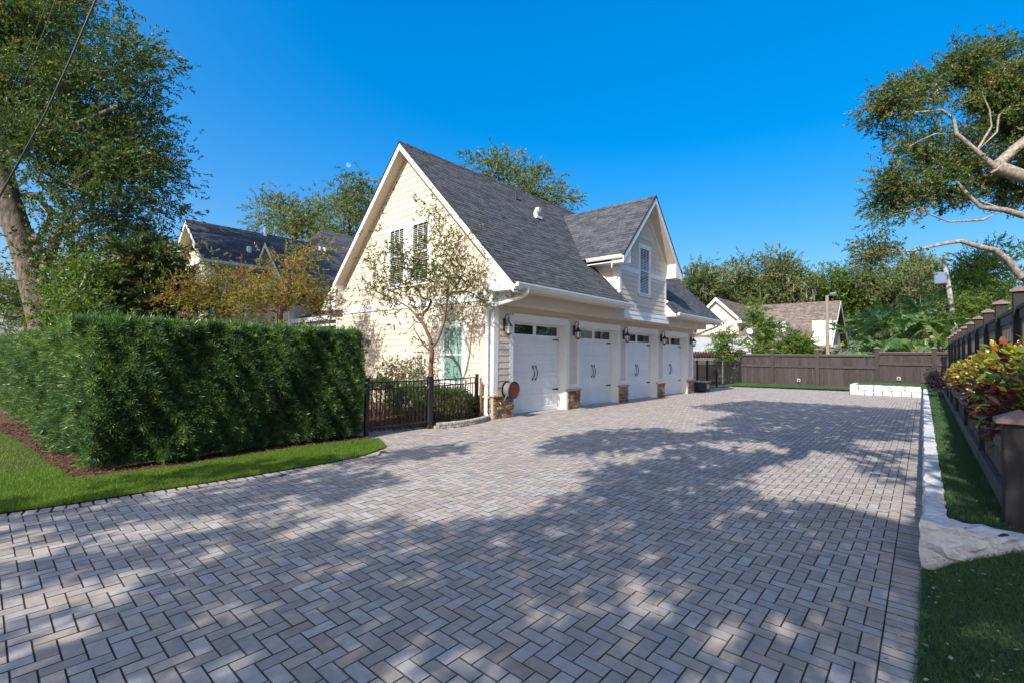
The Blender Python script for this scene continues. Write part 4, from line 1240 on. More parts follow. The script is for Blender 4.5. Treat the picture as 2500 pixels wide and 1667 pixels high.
# ================================================================== HEDGE
def hedge():
    rng = np.random.default_rng(21)
    t = thing('hedge', 'tall clipped dark green podocarpus hedge wrapping the corner', 'hedge', (3, 9.4, 0))
    A = np.array([1.12, 9.1]); B = np.array([5.15, 8.98])
    tv = []; tf = []                              # whorl of narrow leaves opening towards the light
    for i in range(15):
        az = i * 2.399; el = .25 + 1.05 * (i / 14) ** .8; d_ = np.array([math.cos(el), math.sin(el) * math.cos(az), math.sin(el) * math.sin(az)])
        w_ = unit(np.cross(d_, (1, .01, .02))); b_ = np.array([.45 * (1 - i / 14), 0, 0]); L_ = .55 + .35 * rng.uniform(); o = len(tv)
        tv += [b_, b_ + d_ * L_ * .5 + w_ * .055, b_ + d_ * L_, b_ + d_ * L_ * .5 - w_ * .055]; tf += [(o, o + 1, o + 2), (o, o + 2, o + 3)]
    tv = np.array(tv); tf = np.array(tf)
    P = []; D = []
    TOP = lambda x: 2.13
    def lump(u, z, s): return .09 * np.sin(u * 3.1 + s) * np.sin(z * 2.7 + 1.3 * s) + .06 * np.sin(u * 8.3 + 2 * s + z * 3) * np.sin(z * 6 + u * 2) + .05 * np.sin(u * 17 + z * 9)
    n = 9500                                     # front face
    u = rng.uniform(0, 1, n); z = rng.uniform(.10, 2.13, n)
    x = .95 + u * 4.2; bulge = .06 + .20 * np.exp(-((x - 1.75) / .7) ** 2) * (z < 1.45) * (1 - z / 1.9)
    y = 8.92 - bulge - .12 * np.sin(np.clip(z / 2.13, 0, 1) * math.pi) - lump(x, z, .4) + rng.exponential(.05, n)
    P.append(np.column_stack([x, y, z])); D.append(np.column_stack([rng.normal(size=n) * .5, -np.ones(n), rng.normal(size=n) * .45 + .45]))
    n = 4600                                     # top
    x = rng.uniform(.72, 5.2, n); y = rng.uniform(8.85, 10.15, n)
    P.append(np.column_stack([x, y, 2.12 - rng.exponential(.03, n) + .02 * np.sin(x * 5)])); D.append(np.column_stack([rng.normal(size=n) * .5, rng.normal(size=n) * .5, np.ones(n)]))
    n = 1500                                     # right end
    y = rng.uniform(8.9, 10.1, n); z = rng.uniform(.08, 2.1, n)
    P.append(np.column_stack([5.15 - lump(y, z, 2) - rng.exponential(.04, n), y, z])); D.append(np.column_stack([np.ones(n), rng.normal(size=n) * .5, rng.normal(size=n) * .4 + .3]))
    n = 9000                                     # long left face
    y = 8.95 + rng.beta(1, 1.7, n) * 15; z = rng.uniform(.08, 2.08, n)
    xl = 1.0 - (y - 9.0) * .052 - .06 * np.sin(z / 2.1 * math.pi) - .10 * np.sin(y * 4.2) * (y > 9.6) - lump(y, z, 3) + rng.exponential(.05, n)
    P.append(np.column_stack([xl, y, z])); D.append(np.column_stack([-np.ones(n), rng.normal(size=n) * .5, rng.normal(size=n) * .4 + .4]))
    n = 3800                                     # top of the left arm
    y = 9.0 + rng.beta(1, 1.5, n) * 15; x = 1.0 - (y - 9.0) * .052 + rng.uniform(0, 1.1, n)
    P.append(np.column_stack([x, y, 2.06 - rng.exponential(.03, n) + .03 * np.sin(y * 4)])); D.append(np.column_stack([rng.normal(size=n) * .5, rng.normal(size=n) * .5, np.ones(n)]))
    # shaggy shoots
    n = 260; x = rng.uniform(.8, 5.1, n)
    P.append(np.column_stack([x, rng.uniform(8.8, 9.9, n), 2.12 + rng.exponential(.05, n)])); D.append(np.column_stack([rng.normal(size=n) * .25, rng.normal(size=n) * .25, np.ones(n)]))
    P = np.concatenate(P); D = np.concatenate(D); n = len(P)
    young = np.clip((P[:, 2] - 1.0) * .10, 0, .2) + .14 * (rng.uniform(size=n) < .12) + .07 * np.sin(P[:, 0] * 2.3 + P[:, 2] * 3) 
    scatter('foliage', L_HEDGE, P, D, rng.uniform(.075, .15, n), tv, tf, rng, np.clip(rng.beta(1.4, 2.0, n) + young, 0, 1), t, upish=np.array([0, 0, .6]), leafvar=.15)
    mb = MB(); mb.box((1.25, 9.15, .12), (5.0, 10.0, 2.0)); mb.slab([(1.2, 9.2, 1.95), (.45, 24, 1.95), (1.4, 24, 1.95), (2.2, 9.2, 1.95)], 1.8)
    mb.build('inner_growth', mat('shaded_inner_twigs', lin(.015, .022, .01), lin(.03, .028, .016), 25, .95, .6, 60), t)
    mb = MB()
    for k in range(16):
        x = 1.3 + k * .24; mb.tube([(x, 9.25 + .1 * math.sin(k * 3), .0), (x + .03, 9.3, .35)], [.025, .02], 6)
    for k in range(10):
        y = 9.6 + k * .8; mb.tube([(1.25 - (y - 9) * .05, y, 0), (1.3 - (y - 9) * .05, y, .35)], [.025, .02], 6)
    o_ = mb.build('stems', TWIG, t); o_['kind'] = 'stuff'
hedge()

# ================================================================== BLACK METAL GATE AND FENCE by the hedge
def picket_run(root, p0, p1, z0, z1, zmid, n, every_full=True, below=.0, name='picket', w=.018):
    p0 = np.array(p0, float); p1 = np.array(p1, float); d = p1 - p0; L = np.linalg.norm(d); d /= L; nrm_ = np.array([-d[1], d[0]])
    def bar(a, b, za, zb, th, nm):
        q0 = p0 + d * a; q1 = p0 + d * b; V = []
        for zc in (za, zb):
            for (q, s) in ((q0, -1), (q1, -1), (q1, 1), (q0, 1)): e = q + nrm_ * s * th / 2; V.append((e[0], e[1], zc))
        mb = MB(); mb.add(V, [(3, 2, 1, 0), (4, 5, 6, 7), (0, 1, 5, 4), (1, 2, 6, 5), (2, 3, 7, 6), (3, 0, 4, 7)]); mb.build(nm, BMETAL, root)
    for za, zb in ((z1 - .03, z1), (zmid - .014, zmid + .014), (z0, z0 + .03)): bar(0, L, za, zb, .034, 'rail')
    for k in range(n):
        u = L * (k + .5) / n
        top = z1 - .03 if k % 2 == 0 else zmid + .016
        bar(u - w / 2, u + w / 2, z0 - below, top, w, name)
def metal_post(root, p, h, w=.06, base=True):
    mb = MB(); mb.cbox((p[0] - w / 2, p[1] - w / 2, 0), (p[0] + w / 2, p[1] + w / 2, h), .004); mb.cbox((p[0] - w * .62, p[1] - w * .62, h), (p[0] + w * .62, p[1] + w * .62, h + .02), .006); mb.build('post', BMETAL, root)
GL, GM, GR = (5.37, 8.93), (7.0, 8.88), (9.06, 9.42)
gt = thing('garden_gate', 'low black metal picket gate between hedge and middle post', 'gate', (6.2, 8.9, 0))
picket_run(gt, (GL[0] + .07, GL[1]), (GM[0] - .08, GM[1]), .14, 1.14, .98, 14, below=.07)
mb = MB(); mb.cbox((5.78, 8.88, .99), (6.0, 8.898, 1.06), .004); mb.build('name_plate', BMETAL, gt)
mb = MB(); mb.tube([(6.93, 8.86, .93), (6.93, 8.84, 1.0), (6.97, 8.84, 1.0)], .014, 6); mb.build('latch', mat('grey_steel', lin(.3, .3, .31), None, 5, .4, metal=.6), gt)
gf = thing('garden_fence', 'low black metal picket fence running from the gate to the garage corner', 'fence', (8, 9.1, 0))
metal_post(gf, GL, 1.2, .08); metal_post(gf, GM, 1.2, .11); metal_post(gf, GR, 1.2, .07)
picket_run(gf, (GM[0] + .06, GM[1] + .01), (GR[0] - .04, GR[1] - .01), .10, 1.14, .98, 17)
WB = mat('weathered_stake_wood', lin(.28, .20, .11), lin(.16, .11, .07), 9, .9, .4, 50)
wp = thing('wooden_stake', 'short weathered wooden stake next to the downspout', 'stake', (9.13, 9.32, 0))
mb = MB(); mb.cbox((9.1, 9.28, 0), (9.16, 9.34, 1.0), .004); mb.build('stake', WB, wp)

# stone edging that curves from the gate to the pier
ke = thing('stone_edging', 'curved course of small grey kerb stones in front of the garden fence', 'edging', (8, 8.65, 0))
kp = [(7.05, 8.74), (7.4, 8.645), (7.8, 8.60), (8.2, 8.645), (8.6, 8.75), (8.95, 8.9)]
rk = random.Random(4); xs = np.array(kp)
s_ = np.concatenate([[0], np.cumsum(np.linalg.norm(np.diff(xs, axis=0), axis=1))]); u = 0
while u < s_[-1] - .08:
    w = rk.uniform(.11, .17); c = u + w / 2; x = np.interp(c, s_, xs[:, 0]); y = np.interp(c, s_, xs[:, 1]); x2 = np.interp(c + .02, s_, xs[:, 0]); y2 = np.interp(c + .02, s_, xs[:, 1]); a_ = math.atan2(y2 - y, x2 - x)
    for lay in range(2):
        mb = MB(); h0 = lay * .07; mb.cbox((-w / 2 + .004, -.06 + rk.uniform(-.008, .008), h0), (w / 2 - .004, .06, h0 + .066), .010, rk.random())
        off = rk.uniform(-.01, .01) + (.05 if lay else 0)
        mb.v = [(x + (p[0] + off) * math.cos(a_) - p[1] * math.sin(a_), y + (p[0] + off) * math.sin(a_) + p[1] * math.cos(a_), p[2] - .005) for p in mb.v]
        mb.build('kerb_stone', PAVER, ke)
    u += w

# ================================================================== WHITE BLOCK WALL along the drive
wwl = thing('retaining_wall', 'low white painted rock faced block wall along the right edge of the drive', 'wall', (17, .1, 0))
def rough_block(lo, hi, faces, amp, seed, n=(4, 3)):
    """block whose outer faces are broken rock: grid of the box pushed about"""
    r = np.random.default_rng(seed); nx = n[0]; nz = n[1]; lo = np.array(lo); hi = np.array(hi); ny = 2
    mb = MB(); ids = {}
    def vid(i, j, k):
        if (i, j, k) in ids: return ids[(i, j, k)]
        p = lo + (hi - lo) * np.array([i / nx, j / ny, k / nz])
        edge = (i in (0, nx)) + (j in (0, ny)) + (k in (0, nz))
        p = p + r.normal(size=3) * amp * (1.0 if edge == 1 else .55)
        if edge == 1 and j == ny and 'y+' in faces: p[1] += amp * 1.2
        if k == 0: p[2] = lo[2]
        ids[(i, j, k)] = len(mb.v); mb.v.append(tuple(p)); return ids[(i, j, k)]
    def quad(*q): mb.f.append(tuple(vid(*c) for c in q)); mb.r.append(0)
    for i in range(nx):
        for k in range(nz):
            quad((i, 0, k), (i + 1, 0, k), (i + 1, 0, k + 1), (i, 0, k + 1)); quad((i + 1, ny, k), (i, ny, k), (i, ny, k + 1), (i + 1, ny, k + 1))
        for j in range(ny):
            quad((i, j, nz), (i + 1, j, nz), (i + 1, j + 1, nz), (i, j + 1, nz)); quad((i, j + 1, 0), (i + 1, j + 1, 0), (i + 1, j, 0), (i, j, 0))
    for j in range(ny):
        for k in range(nz):
            quad((0, j + 1, k), (0, j, k), (0, j, k + 1), (0, j + 1, k + 1)); quad((nx, j, k), (nx, j + 1, k), (nx, j + 1, k + 1), (nx, j, k + 1))
    rv = r.uniform(); mb.r = [rv] * len(mb.f)
    return mb
def xf(mb, org, ang):
    c, s = math.cos(ang), math.sin(ang)
    mb.v = [(org[0] + p[0] * c - p[1] * s, org[1] + p[0] * s + p[1] * c, p[2]) for p in mb.v]; return mb
WH = .42; WT = .14
sd = 0
for lay in range(2):
    u = (.0 if lay else -.0); k = 0
    while u < 24.0:
        w = .40 + .2 * ((k * 5 + lay * 3) % 4) / 3; sd += 1
        if u == 0 and lay: w = .34
        mb = rough_block((u + .007, -WT, lay * WH / 2 - .01), (u + w - .007, .0, (lay + 1) * WH / 2 - .006), 'y+', .010, sd, (5, 3))
        xf(mb, PO + PV * -.012 + PU * .02, PA).build('wall_block', WBLOCK, wwl); u += w; k += 1
# return at the far end, facing the camera
wwf = thing('planter_wall', 'short white two course block wall across the far end of the drive', 'wall', (29.4, 1.8, 0))
FA, FB = np.array([29.42, .42]), np.array([29.30, 3.17]); ang = math.atan2(*(FB - FA)[::-1])
for lay in range(2):
    u = 0; k = 0
    while u < 2.74:
        w = min(2.76 - u, .36 + .12 * ((k * 3 + lay * 2) % 3)); sd += 1
        mb = rough_block((u + .012, -.2, lay * .26 + .0), (u + w - .012, .0, (lay + 1) * .26 - .016), 'y+', .011, sd, (4, 3))
        xf(mb, FA, ang).build('wall_block', WBLOCK, wwf); u += w; k += 1
u = 0
for q in range(4):
    for lay in range(2):
        sd += 1; mb = rough_block((29.32 + q * .5, 2.98, lay * .26 - .01), (29.82 + q * .5 - .005, 3.16, (lay + 1) * .26 - .004), 'y+', .010, sd, (4, 3)); mb.build('wall_block', WBLOCK, wwf)
# near end return: one long broken boulder faced block that dives into the lower lawn
nr = thing('end_boulder', 'large pale broken rock closing the near end of the block wall', 'rock', (5.3, -.5, 0))
mb = rough_block((0, -.16, -.12), (1.5, .06, .41), 'y+', .013, 900, (26, 9))
for i, p in enumerate(mb.v):           # face leans back towards the top, the foot spreads
    z = p[2]; sp = (.42 - z) * .30
    mb.v[i] = (p[0], p[1] + (sp if p[1] > -.05 else 0), z)
a0 = np.array([5.36, .075]); xf(mb, a0, math.atan2(-1, -.16)).build('rock_face', WBLOCK, nr)
bpy.data.objects[nr.children[0].name].scale = (1, 1, 1)

# planting strip behind the wall, planter at the far end, lower lawn
strip = [(5.45, -.06), (29.6, .22), (29.35, 3.0), (34.3, 3.0), (34.3, -.7), (5.2, -1.6), (5.2, -.2)]
sheet('turf_strip', strip, .395, TURFB)
low = []
NX, NY = 14, 22
gm = MB()
def lowz(x, y):
    t = np.clip((.03 - y) / .62, 0, 1); z = .37 * t * (1.35 - .35 * t) * np.clip((x + 1.0) / 6.2, 0, 1.0)
    return .015 + z
for i in range(NX + 1):
    for j in range(NY + 1):
        x = -2.0 + (7.35) * i / NX; y = .085 - (4.2) * (j / NY) ** 1.3; gm.v.append((x, y, lowz(x, y)))
for i in range(NX):
    for j in range(NY):
        a = i * (NY + 1) + j; gm.f.append((a + 1, a + NY + 2, a + NY + 1, a)); gm.r.append(0)
o_ = gm.build('lower_lawn', TURFB, None, smooth=True); o_['kind'] = 'structure'
P2 = np.column_stack([rg.uniform(.5, 5.45, 160000), .10 - rg.beta(1, 1.3, 160000) * 2.6])
xx, yy, dd = project(np.column_stack([P2, [lowz(a, b) for a, b in P2]])); kp_ = (xx < 2560) & (yy < 1720) & (dd > .3)
P2 = P2[kp_][:110000]
grass('lower_turf', 'dark green turf in the lower right corner', L_TURF, P2, np.array([lowz(a, b) for a, b in P2]), .032, rg, .8)
P2 = pts_in([(5.5, -.085), (29.6, .21), (29.5, -.5), (5.5, -1.0)], 150000, rg, ((5.4, -1.0), (22, .3)))
P2 = P2[rg.uniform(size=len(P2)) < np.clip(9 / P2[:, 0], 0, 1) ** 1.6]
grass('strip_turf', 'green turf strip between the white wall and the low picket fence', L_TURF, P2, .395, .04, rg, .6)
# raised verge in front of the back fence
vg = [(31.0, 9.6), (31.0, 8.8), (32.6, 3.2), (34.3, 3.2), (34.3, 9.8)]
sheet('verge', vg, .06, TURFB)
P2 = pts_in(vg, 30000, rg); grass('verge_grass', 'olive turf verge at the foot of the back fence', L_TURF, P2, .06, .10, rg, .5)
P2 = pts_in([(29.6, .3), (29.5, 3.0), (34.2, 3.0), (34.2, -.3)], 26000, rg); grass('planter_grass', 'green turf filling the raised planter at the end of the drive', L_TURF, P2, .42, .10, rg, .5)
# fallen leaves and twigs
P2 = np.column_stack([rg.uniform(2.2, 5.2, 130), .25 - rg.exponential(.45, 130)])
P3 = np.column_stack([P2, [max(.004, lowz(a, b)) + .045 * (b < .07) for a, b in P2]])
o_ = scatter('fallen_leaves', DRY, P3, np.column_stack([rg.normal(size=(130, 2)), np.zeros(130)]), rg.uniform(.012, .034, 130), CH * np.array([1, 1.6, 1]), CHF, rg, rg.uniform(0, 1, 130), None, 'stuff', upish=np.array([0, 0, 3.]), jitter=.4, leafvar=0); tag(o_, 'scattered dry leaves and twigs along the right edge of the drive', 'leaves')
n_ = 240; P2 = np.column_stack([rg.uniform(2.0, 12, n_), rg.uniform(.1, 7.0, n_)])
o_ = scatter('leaf_litter', DRY, np.column_stack([P2, np.full(n_, .005)]), np.column_stack([rg.normal(size=(n_, 2)), np.zeros(n_)]), rg.uniform(.01, .03, n_), CH * np.array([1, 1.2, 1]), CHF, rg, rg.uniform(.6, 1, n_), None, 'stuff', upish=np.array([0, 0, 3.]), jitter=.3, leafvar=0); tag(o_, 'tiny brown leaf litter dotted over the pavers', 'leaves')

# ================================================================== TIMBER FENCES
def cap_post(root, x, y, z0, z1, w, material=FENCE, cap=True, ang=0.0):
    mb = MB(); mb.cbox((x - w / 2, y - w / 2, z0), (x + w / 2, y + w / 2, z1), .006, random.random()); po = mb.build('post', material, root)
    if cap:
        c = MB(); h = w * .5 + .045
        c.box((x - h, y - h, z1), (x + h, y + h, z1 + .03)); k = w * .5 + .015
        c.add([(x - h, y - h, z1 + .03), (x + h, y - h, z1 + .03), (x + h, y + h, z1 + .03), (x - h, y + h, z1 + .03), (x, y, z1 + .03 + w * .42)], [(0, 1, 4), (1, 2, 4), (2, 3, 4), (3, 0, 4)])
        c.build('post_cap', FCAP, po)
bf = thing('back_fence', 'dark brown board fence with capped posts across the end of the drive', 'fence', (34.4, 5, 0))
XF = 34.4
def board_bay(root, y0, y1, zb, zt):
    zm = zb + (zt - zb) * .62
    n = max(1, int(round((y1 - y0) / .152))); w = (y1 - y0) / n
    for k in range(n):
        for (a, b) in ((zb + .12, zm - .05), (zm + .05, zt - .1)):
            mb = MB(); s = .012 if k % 2 else 0
            mb.box((XF - .012 - s, y0 + k * w + .002, a), (XF + .012 - s, y0 + (k + 1) * w - .002, b), random.random()); mb.build('board', FENCE, root)
    for (a, b, th) in ((zb + .02, zb + .13, .085), (zm - .07, zm + .07, .085), (zt - .13, zt - .02, .085)):
        mb = MB(); mb.box((XF - th, y0, a), (XF + .03, y1, b), random.random()); mb.build('rail', FENCE, root)
    mb = MB(); mb.box((XF - .07, y0, zt - .02), (XF + .05, y1, zt + .015), random.random()); mb.build('top_cap', FENCE2, root)
posts = [9.85, 7.85, 5.35, 2.42, -.05, -1.1]
for k, y in enumerate(posts):
    zb = .06 if y > 2.5 else .42
    cap_post(bf, XF, y, 0, 2.34 if y > 3 else 2.42, .2)
for a, b in zip(posts[1:], posts[:-1]):
    zb, zt = (.07, 2.06) if b > 2.5 else (.44, 2.22)
    board_bay(bf, a + .1, b - .1, zb, zt)
# electric boxes on it
for nm, y, z in (('pale grey outlet box low on the back fence left of the planter', 6.35, .42), ('small white outlet box on the back fence above the planter', 1.45, .72)):
    t = thing('outlet_box', nm, 'outlet box', (XF - .07, y, z))
    mb = MB(); mb.cbox((XF - .12, y - .09, z - .09), (XF - .047, y + .09, z + .11), .01); mb.build('cover', CONC, t)
    mb = MB(); mb.cbox((XF - .13, y - .05, z - .04), (XF - .121, y + .05, z + .05), .004); mb.build('socket', BMETAL, t)

def slope_box(x0, x1, ya, yb, z0, z1, r=0.0):
    """box that follows a line y = ya + yb*x (thickness given as offsets)"""
    mb = MB(); V = []
    for x in (x0, x1):
        for (dy, z) in ((ya, z0), (yb, z0), (yb, z1), (ya, z1)): V.append((x, LINE(x) + dy, z))
    mb.add(V, [(0, 1, 2, 3), (7, 6, 5, 4), (0, 4, 5, 1), (1, 5, 6, 2), (2, 6, 7, 3), (3, 7, 4, 0)], r); return mb
# low picket fence on the strip
lf = thing('low_picket_fence', 'low grey brown picket fence with capped posts beside the croton hedge', 'fence', (12, -.45, .4))
LINE = lambda x: -.52 + .0085 * (x - 5.6)
lx = [5.64, 8.55, 11.72, 14.85, 17.9, 20.9, 24.0, 27.0]
for k, x in enumerate(lx): cap_post(lf, x, LINE(x), .30, 1.225 if k == 0 else 1.06, .2 if k == 0 else .14, DPOST)
for a, b in zip(lx[:-1], lx[1:]):
    slope_box(a + .08, b - .07, .03, .075, .43, .60, random.random()).build('bottom_rail', FENCE2, lf)
    slope_box(a + .08, b - .07, .025, .08, .94, 1.04, random.random()).build('top_rail', FENCE2, lf)
    n = int((b - a) / .15)
    for k in range(n):
        x = a + .12 + (b - a - .2) * (k + .5) / n
        slope_box(x - .028, x + .028, .0, .022, .44, 1.0, random.random()).build('picket', FENCE2, lf)
# tall fence on the bank
uf = thing('tall_picket_fence', 'tall dark picket fence with copper toned post caps above the croton hedge', 'fence', (20, -1.0, .8))
LINE = lambda x: -1.33 + .02 * x
ux = [11.55 - 2.35 * 2, 11.55 - 2.35, 11.55, 13.9, 16.1, 18.45, 20.9, 23.4, 25.8, 28.2, 30.6, 33.0]
for x in ux: cap_post(uf, x, LINE(x), .3, 2.90, .17, DPOST)
for a, b in zip(ux[:-1], ux[1:]):
    slope_box(a + .085, b - .085, -.05, .05, 2.60, 2.655, random.random()).build('top_cap', FENCE2, uf)
    slope_box(a + .085, b - .085, -.02, .02, 2.44, 2.60, random.random()).build('top_rail', FENCE2, uf)
    slope_box(a + .085, b - .085, -.02, .02, 1.86, 2.02, random.random()).build('middle_rail', FENCE2, uf)
    n = 11
    for k in range(n):
        x = a + .12 + (b - a - .24) * (k + .5) / n
        slope_box(x - .035, x + .035, -.015, .008, .5, 2.45, random.random()).build('picket', FENCE2, uf)
bank = [(5.2, -.9, .40), (34.3, -.25, .42), (34.3, -.62, .85), (34.3, -14, 1.0), (5.2, -14, 1.0), (5.2, -1.25, .8)]
bk_ = MB(); bk_.add([(5.2, -.66, .41), (34.3, -.3, .42), (34.3, -.62, .9), (5.2, -1.2, .9), (5.2, -16, 1.0), (34.3, -16, 1.0)], [(0, 1, 2, 3), (3, 2, 5, 4)]); b_ = bk_.build('bank', SOIL); b_['kind'] = 'structure'

# metal fence and bits at the far corner of the garage
mf = thing('pool_fence', 'tall black metal picket fence between the far garage corner and the back fence', 'fence', (29, 9.8, 0))
fx = [23.8, 26.4, 28.0, 29.6, 31.9, 34.2]
for a, b in zip(fx[:-1], fx[1:]): picket_run(mf, (a + .05, 9.8), (b - .05, 9.8), .12, 1.52, 1.36, 16, w=.02)
for i, x in enumerate(fx): metal_post(mf, (x, 9.8), 1.6, .09 if i != 4 else .04)
bx = thing('storage_box', 'squat black plastic storage box behind the last stone pier', 'box', (24.6, 8.85, 0))
BPL = mat('black_plastic', lin(.03, .03, .032), lin(.045, .045, .047), 6, .5, .1, 50)
mb = MB(); mb.cbox((24.45, 8.62, .02), (25.05, 9.35, .50), .02); mb.build('body', BPL, bx)
mb = MB(); mb.cbox((24.42, 8.59, .50), (25.08, 9.38, .57), .02); mb.build('lid', CONC, bx)
mb = MB(); mb.cbox((24.60, 8.60, .2), (24.85, 8.625, .42), .006); mb.build('grille', CONC, bx)
# tiled garden wall beyond
gw = thing('tiled_garden_wall', 'brown board wall under a coping of dark curved tiles', 'wall', (36.4, 13, 0))
for k in range(34):
    y = 10.6 + k * .15; mb = MB(); mb.box((36.3 - .01 * (k % 2), y + .003, 0), (36.34, y + .147, 1.95), random.random()); mb.build('board', FENCE2, gw)
for (a, b) in ((1.55, 1.68), (1.86, 1.96), (.3, .42)): mb = MB(); mb.box((36.24, 10.6, a), (36.285, 15.7, b)); mb.build('rail', FENCE2, gw)
RTILE = mat('dark_clay_tile', lin(.10, .045, .035), lin(.05, .03, .026), 8, .8, .3, 40, var=.3)
for k in range(26):
    y = 10.7 + k * .195; mb = MB(); pts = [(36.0, y, 2.02), (36.42, y, 2.20)]; mb.tube(pts, [.075, .085], 8, r=random.random()); mb.build('tile', RTILE, gw)
tp = thing('garden_pillar', 'dark square pillar with mossy cap at the end of the tiled wall', 'pillar', (36.2, 10.3, 0))
mb = MB(); mb.cbox((35.95, 10.02, 0), (36.5, 10.58, 2.15), .02); mb.build('shaft', FENCE, tp)
mb = MB(); mb.cbox((35.85, 9.92, 2.15), (36.6, 10.68, 2.24), .02); mb.lathe((36.2, 10.3, 2.24), [(.34, 0), (.26, .07), (.1, .12)], 10); mb.build('mossy_cap', mat('moss_on_stone', lin(.16, .15, .05), lin(.10, .08, .05), 20, .95, .6, 50), tp)

# ================================================================== NEIGHBOUR HOUSES
nh = thing('neighbour_house', 'cream neighbour house with mottled brown shingle roof beyond the back fence', 'house', (50, 11, 0))
CREAM2 = mat('pale_neighbour_siding', lin(.70, .62, .52), lin(.62, .55, .46), 2, .7, .15, 40, var=.06)
def roof_plane(parent, A, B, C, D, exp, tab, seed, shing, nm='roof_shingles'):
    """A,B eave; D,C ridge above them"""
    A, B, C, D = map(lambda p: np.array(p, float), (A, B, C, D)); n = unit(np.cross(B - A, D - A)); 
    if n[2] < 0: n = -n
    mb = MB(); mb.slab([A, B, C, D], .08); mb.build('roof', shing, parent)
    L = np.linalg.norm((D + C) / 2 - (A + B) / 2); W = np.linalg.norm(B - A)
    r = random.Random(seed); o = MB(); v = 0
    while v < L - .01:
        h = min(exp, L - v); u = 0
        while u < W:
            e = min(W, u + tab * r.uniform(.6, 1.4)); l = .02 * r.uniform(.8, 1.6)
            def pt(uu, vv, up): t = min(1, vv / L); a = A + (D - A) * t; b = B + (C - B) * t; return a + (b - a) * (uu / W) + n * (up + .004)
            o.add([pt(u, v, l), pt(e, v, l), pt(e, v + h, .004), pt(u, v + h, .004), pt(u, v, 0), pt(e, v, 0)], [(0, 1, 2, 3), (4, 5, 1, 0)], r.random()); u = e
        v += exp
    o.build(nm, shing, parent, kind='stuff')
roof_plane(nh, (45.0, 7.9, 2.95), (45.0, 20.0, 2.95), (47.6, 20.0, 5.03), (47.6, 7.1, 5.03), .16, .32, 1, BSHING)
roof_plane(nh, (47.6, 6.0, 5.03), (47.6, 20.0, 5.03), (50.0, 20.0, 6.95), (50.0, 6.0, 6.95), .16, .32, 2, BSHING)
mb = MB(); mb.slab([(50, 6.0, 6.95), (50, 20, 6.95), (55, 20, 2.95), (55, 6.0, 2.95)], .08); mb.build('roof', BSHING, nh)
mb = MB(); mb.prism([(0, 45.6), (0, 54.4), (2.95, 54.4), (6.55, 50), (2.95, 45.6)], 1, 6.5, 20); mb.build('wall', CREAM2, nh)
for s in (-1, 1):
    e = 50 + s * 5.1
    mb = MB(); mb.prism([(6.9, 50), (2.8, e), (2.55, e), (6.62, 50)], 1, 5.97, 6.02); mb.build('rake_board', WHITE, nh)
# front facing cross gable on the left
GXf, gy, gzr = 42.0, 14.0, 7.05
mb = MB(); mb.prism([(gy - 1.75, 2.2), (gy + 1.75, 2.2), (gy + 1.75, 5.2), (gy, gzr - .25), (gy - 1.75, 5.2)], 0, GXf + .35, 47); mb.build('wall', CREAM2, nh)
for s in (-1, 1):
    roof_plane(nh, (GXf, gy + s * 2.05, gzr - 2.0), (50, gy + s * 2.05, gzr - 2.0), (50, gy, gzr), (GXf, gy, gzr), .16, .32, 3 + s, BSHING)
    mb = MB(); mb.prism([(gy, gzr - .04), (gy + s * 2.1, gzr - 2.09), (gy + s * 2.1, gzr - 2.36), (gy, gzr - .34)], 0, GXf - .02, GXf + .03); mb.build('rake_board', WHITE, nh)
    mb = MB(); mb.box((GXf, min(gy + s * 2.05, gy + s * 1.7), gzr - 2.36), (46, max(gy + s * 2.05, gy + s * 1.7), gzr - 2.12)); mb.build('eave_return', WHITE if s > 0 else TAN, nh)
for z in np.arange(4.2, 6.6, .2):
    hw_ = min(1.72, gzr - .35 - z)
    if hw_ > .1: mb = MB(); mb.add([(GXf + .33, gy - hw_, z), (GXf + .33, gy + hw_, z), (GXf + .344, gy + hw_, z + .2), (GXf + .344, gy - hw_, z + .2)], [(3, 2, 1, 0)], random.random()); mb.build('siding_board', CREAM2, nh)
# lower hipped roof in front of it
roof_plane(nh, (41.0, 10.2, 3.1), (41.0, 21, 3.1), (45.5, 21, 5.4), (45.5, 11.6, 5.4), .16, .32, 9, BSHING)
mb = MB(); mb.box((41.4, 10.6, 0), (46, 21, 3.1)); mb.build('wall', CREAM2, nh)
# dormer at the right hand end with a side window, and the porch below
mb = MB(); mb.box((46.5, 6.2, 2.4), (48.5, 7.6, 5.0)); mb.build('wall', CREAM2, nh)
mb = MB(); mb.box((47.3, 5.95, 4.86), (47.6, 7.3, 5.0)); mb.build('fascia', WHITE, nh)
mb = MB(); mb.box((46.9, 6.15, 3.5), (47.7, 6.21, 4.7)); w_ = mb.build('window', WHITE, nh); mb = MB(); mb.box((47.0, 6.13, 3.6), (47.6, 6.149, 4.6)); mb.build('pane', GLASSD, w_)
mb = MB(); mb.slab([(44.2, 5.4, 2.55), (44.2, 8.3, 2.55), (45.8, 8.3, 3.0), (45.8, 5.4, 3.0)], .08); mb.build('porch_roof', BSHING, nh)
for y in (5.6, 6.6): mb = MB(); mb.box((44.3, y, 0), (44.45, y + .15, 2.5)); mb.build('porch_post', DKW, nh)
mb = MB(); mb.tube([(44.2, 5.45, 2.5), (44.4, 5.7, 2.2), (45.0, 6.05, 2.0), (45.0, 6.05, .3)], .05, 6); mb.build('downspout', DKW, nh)
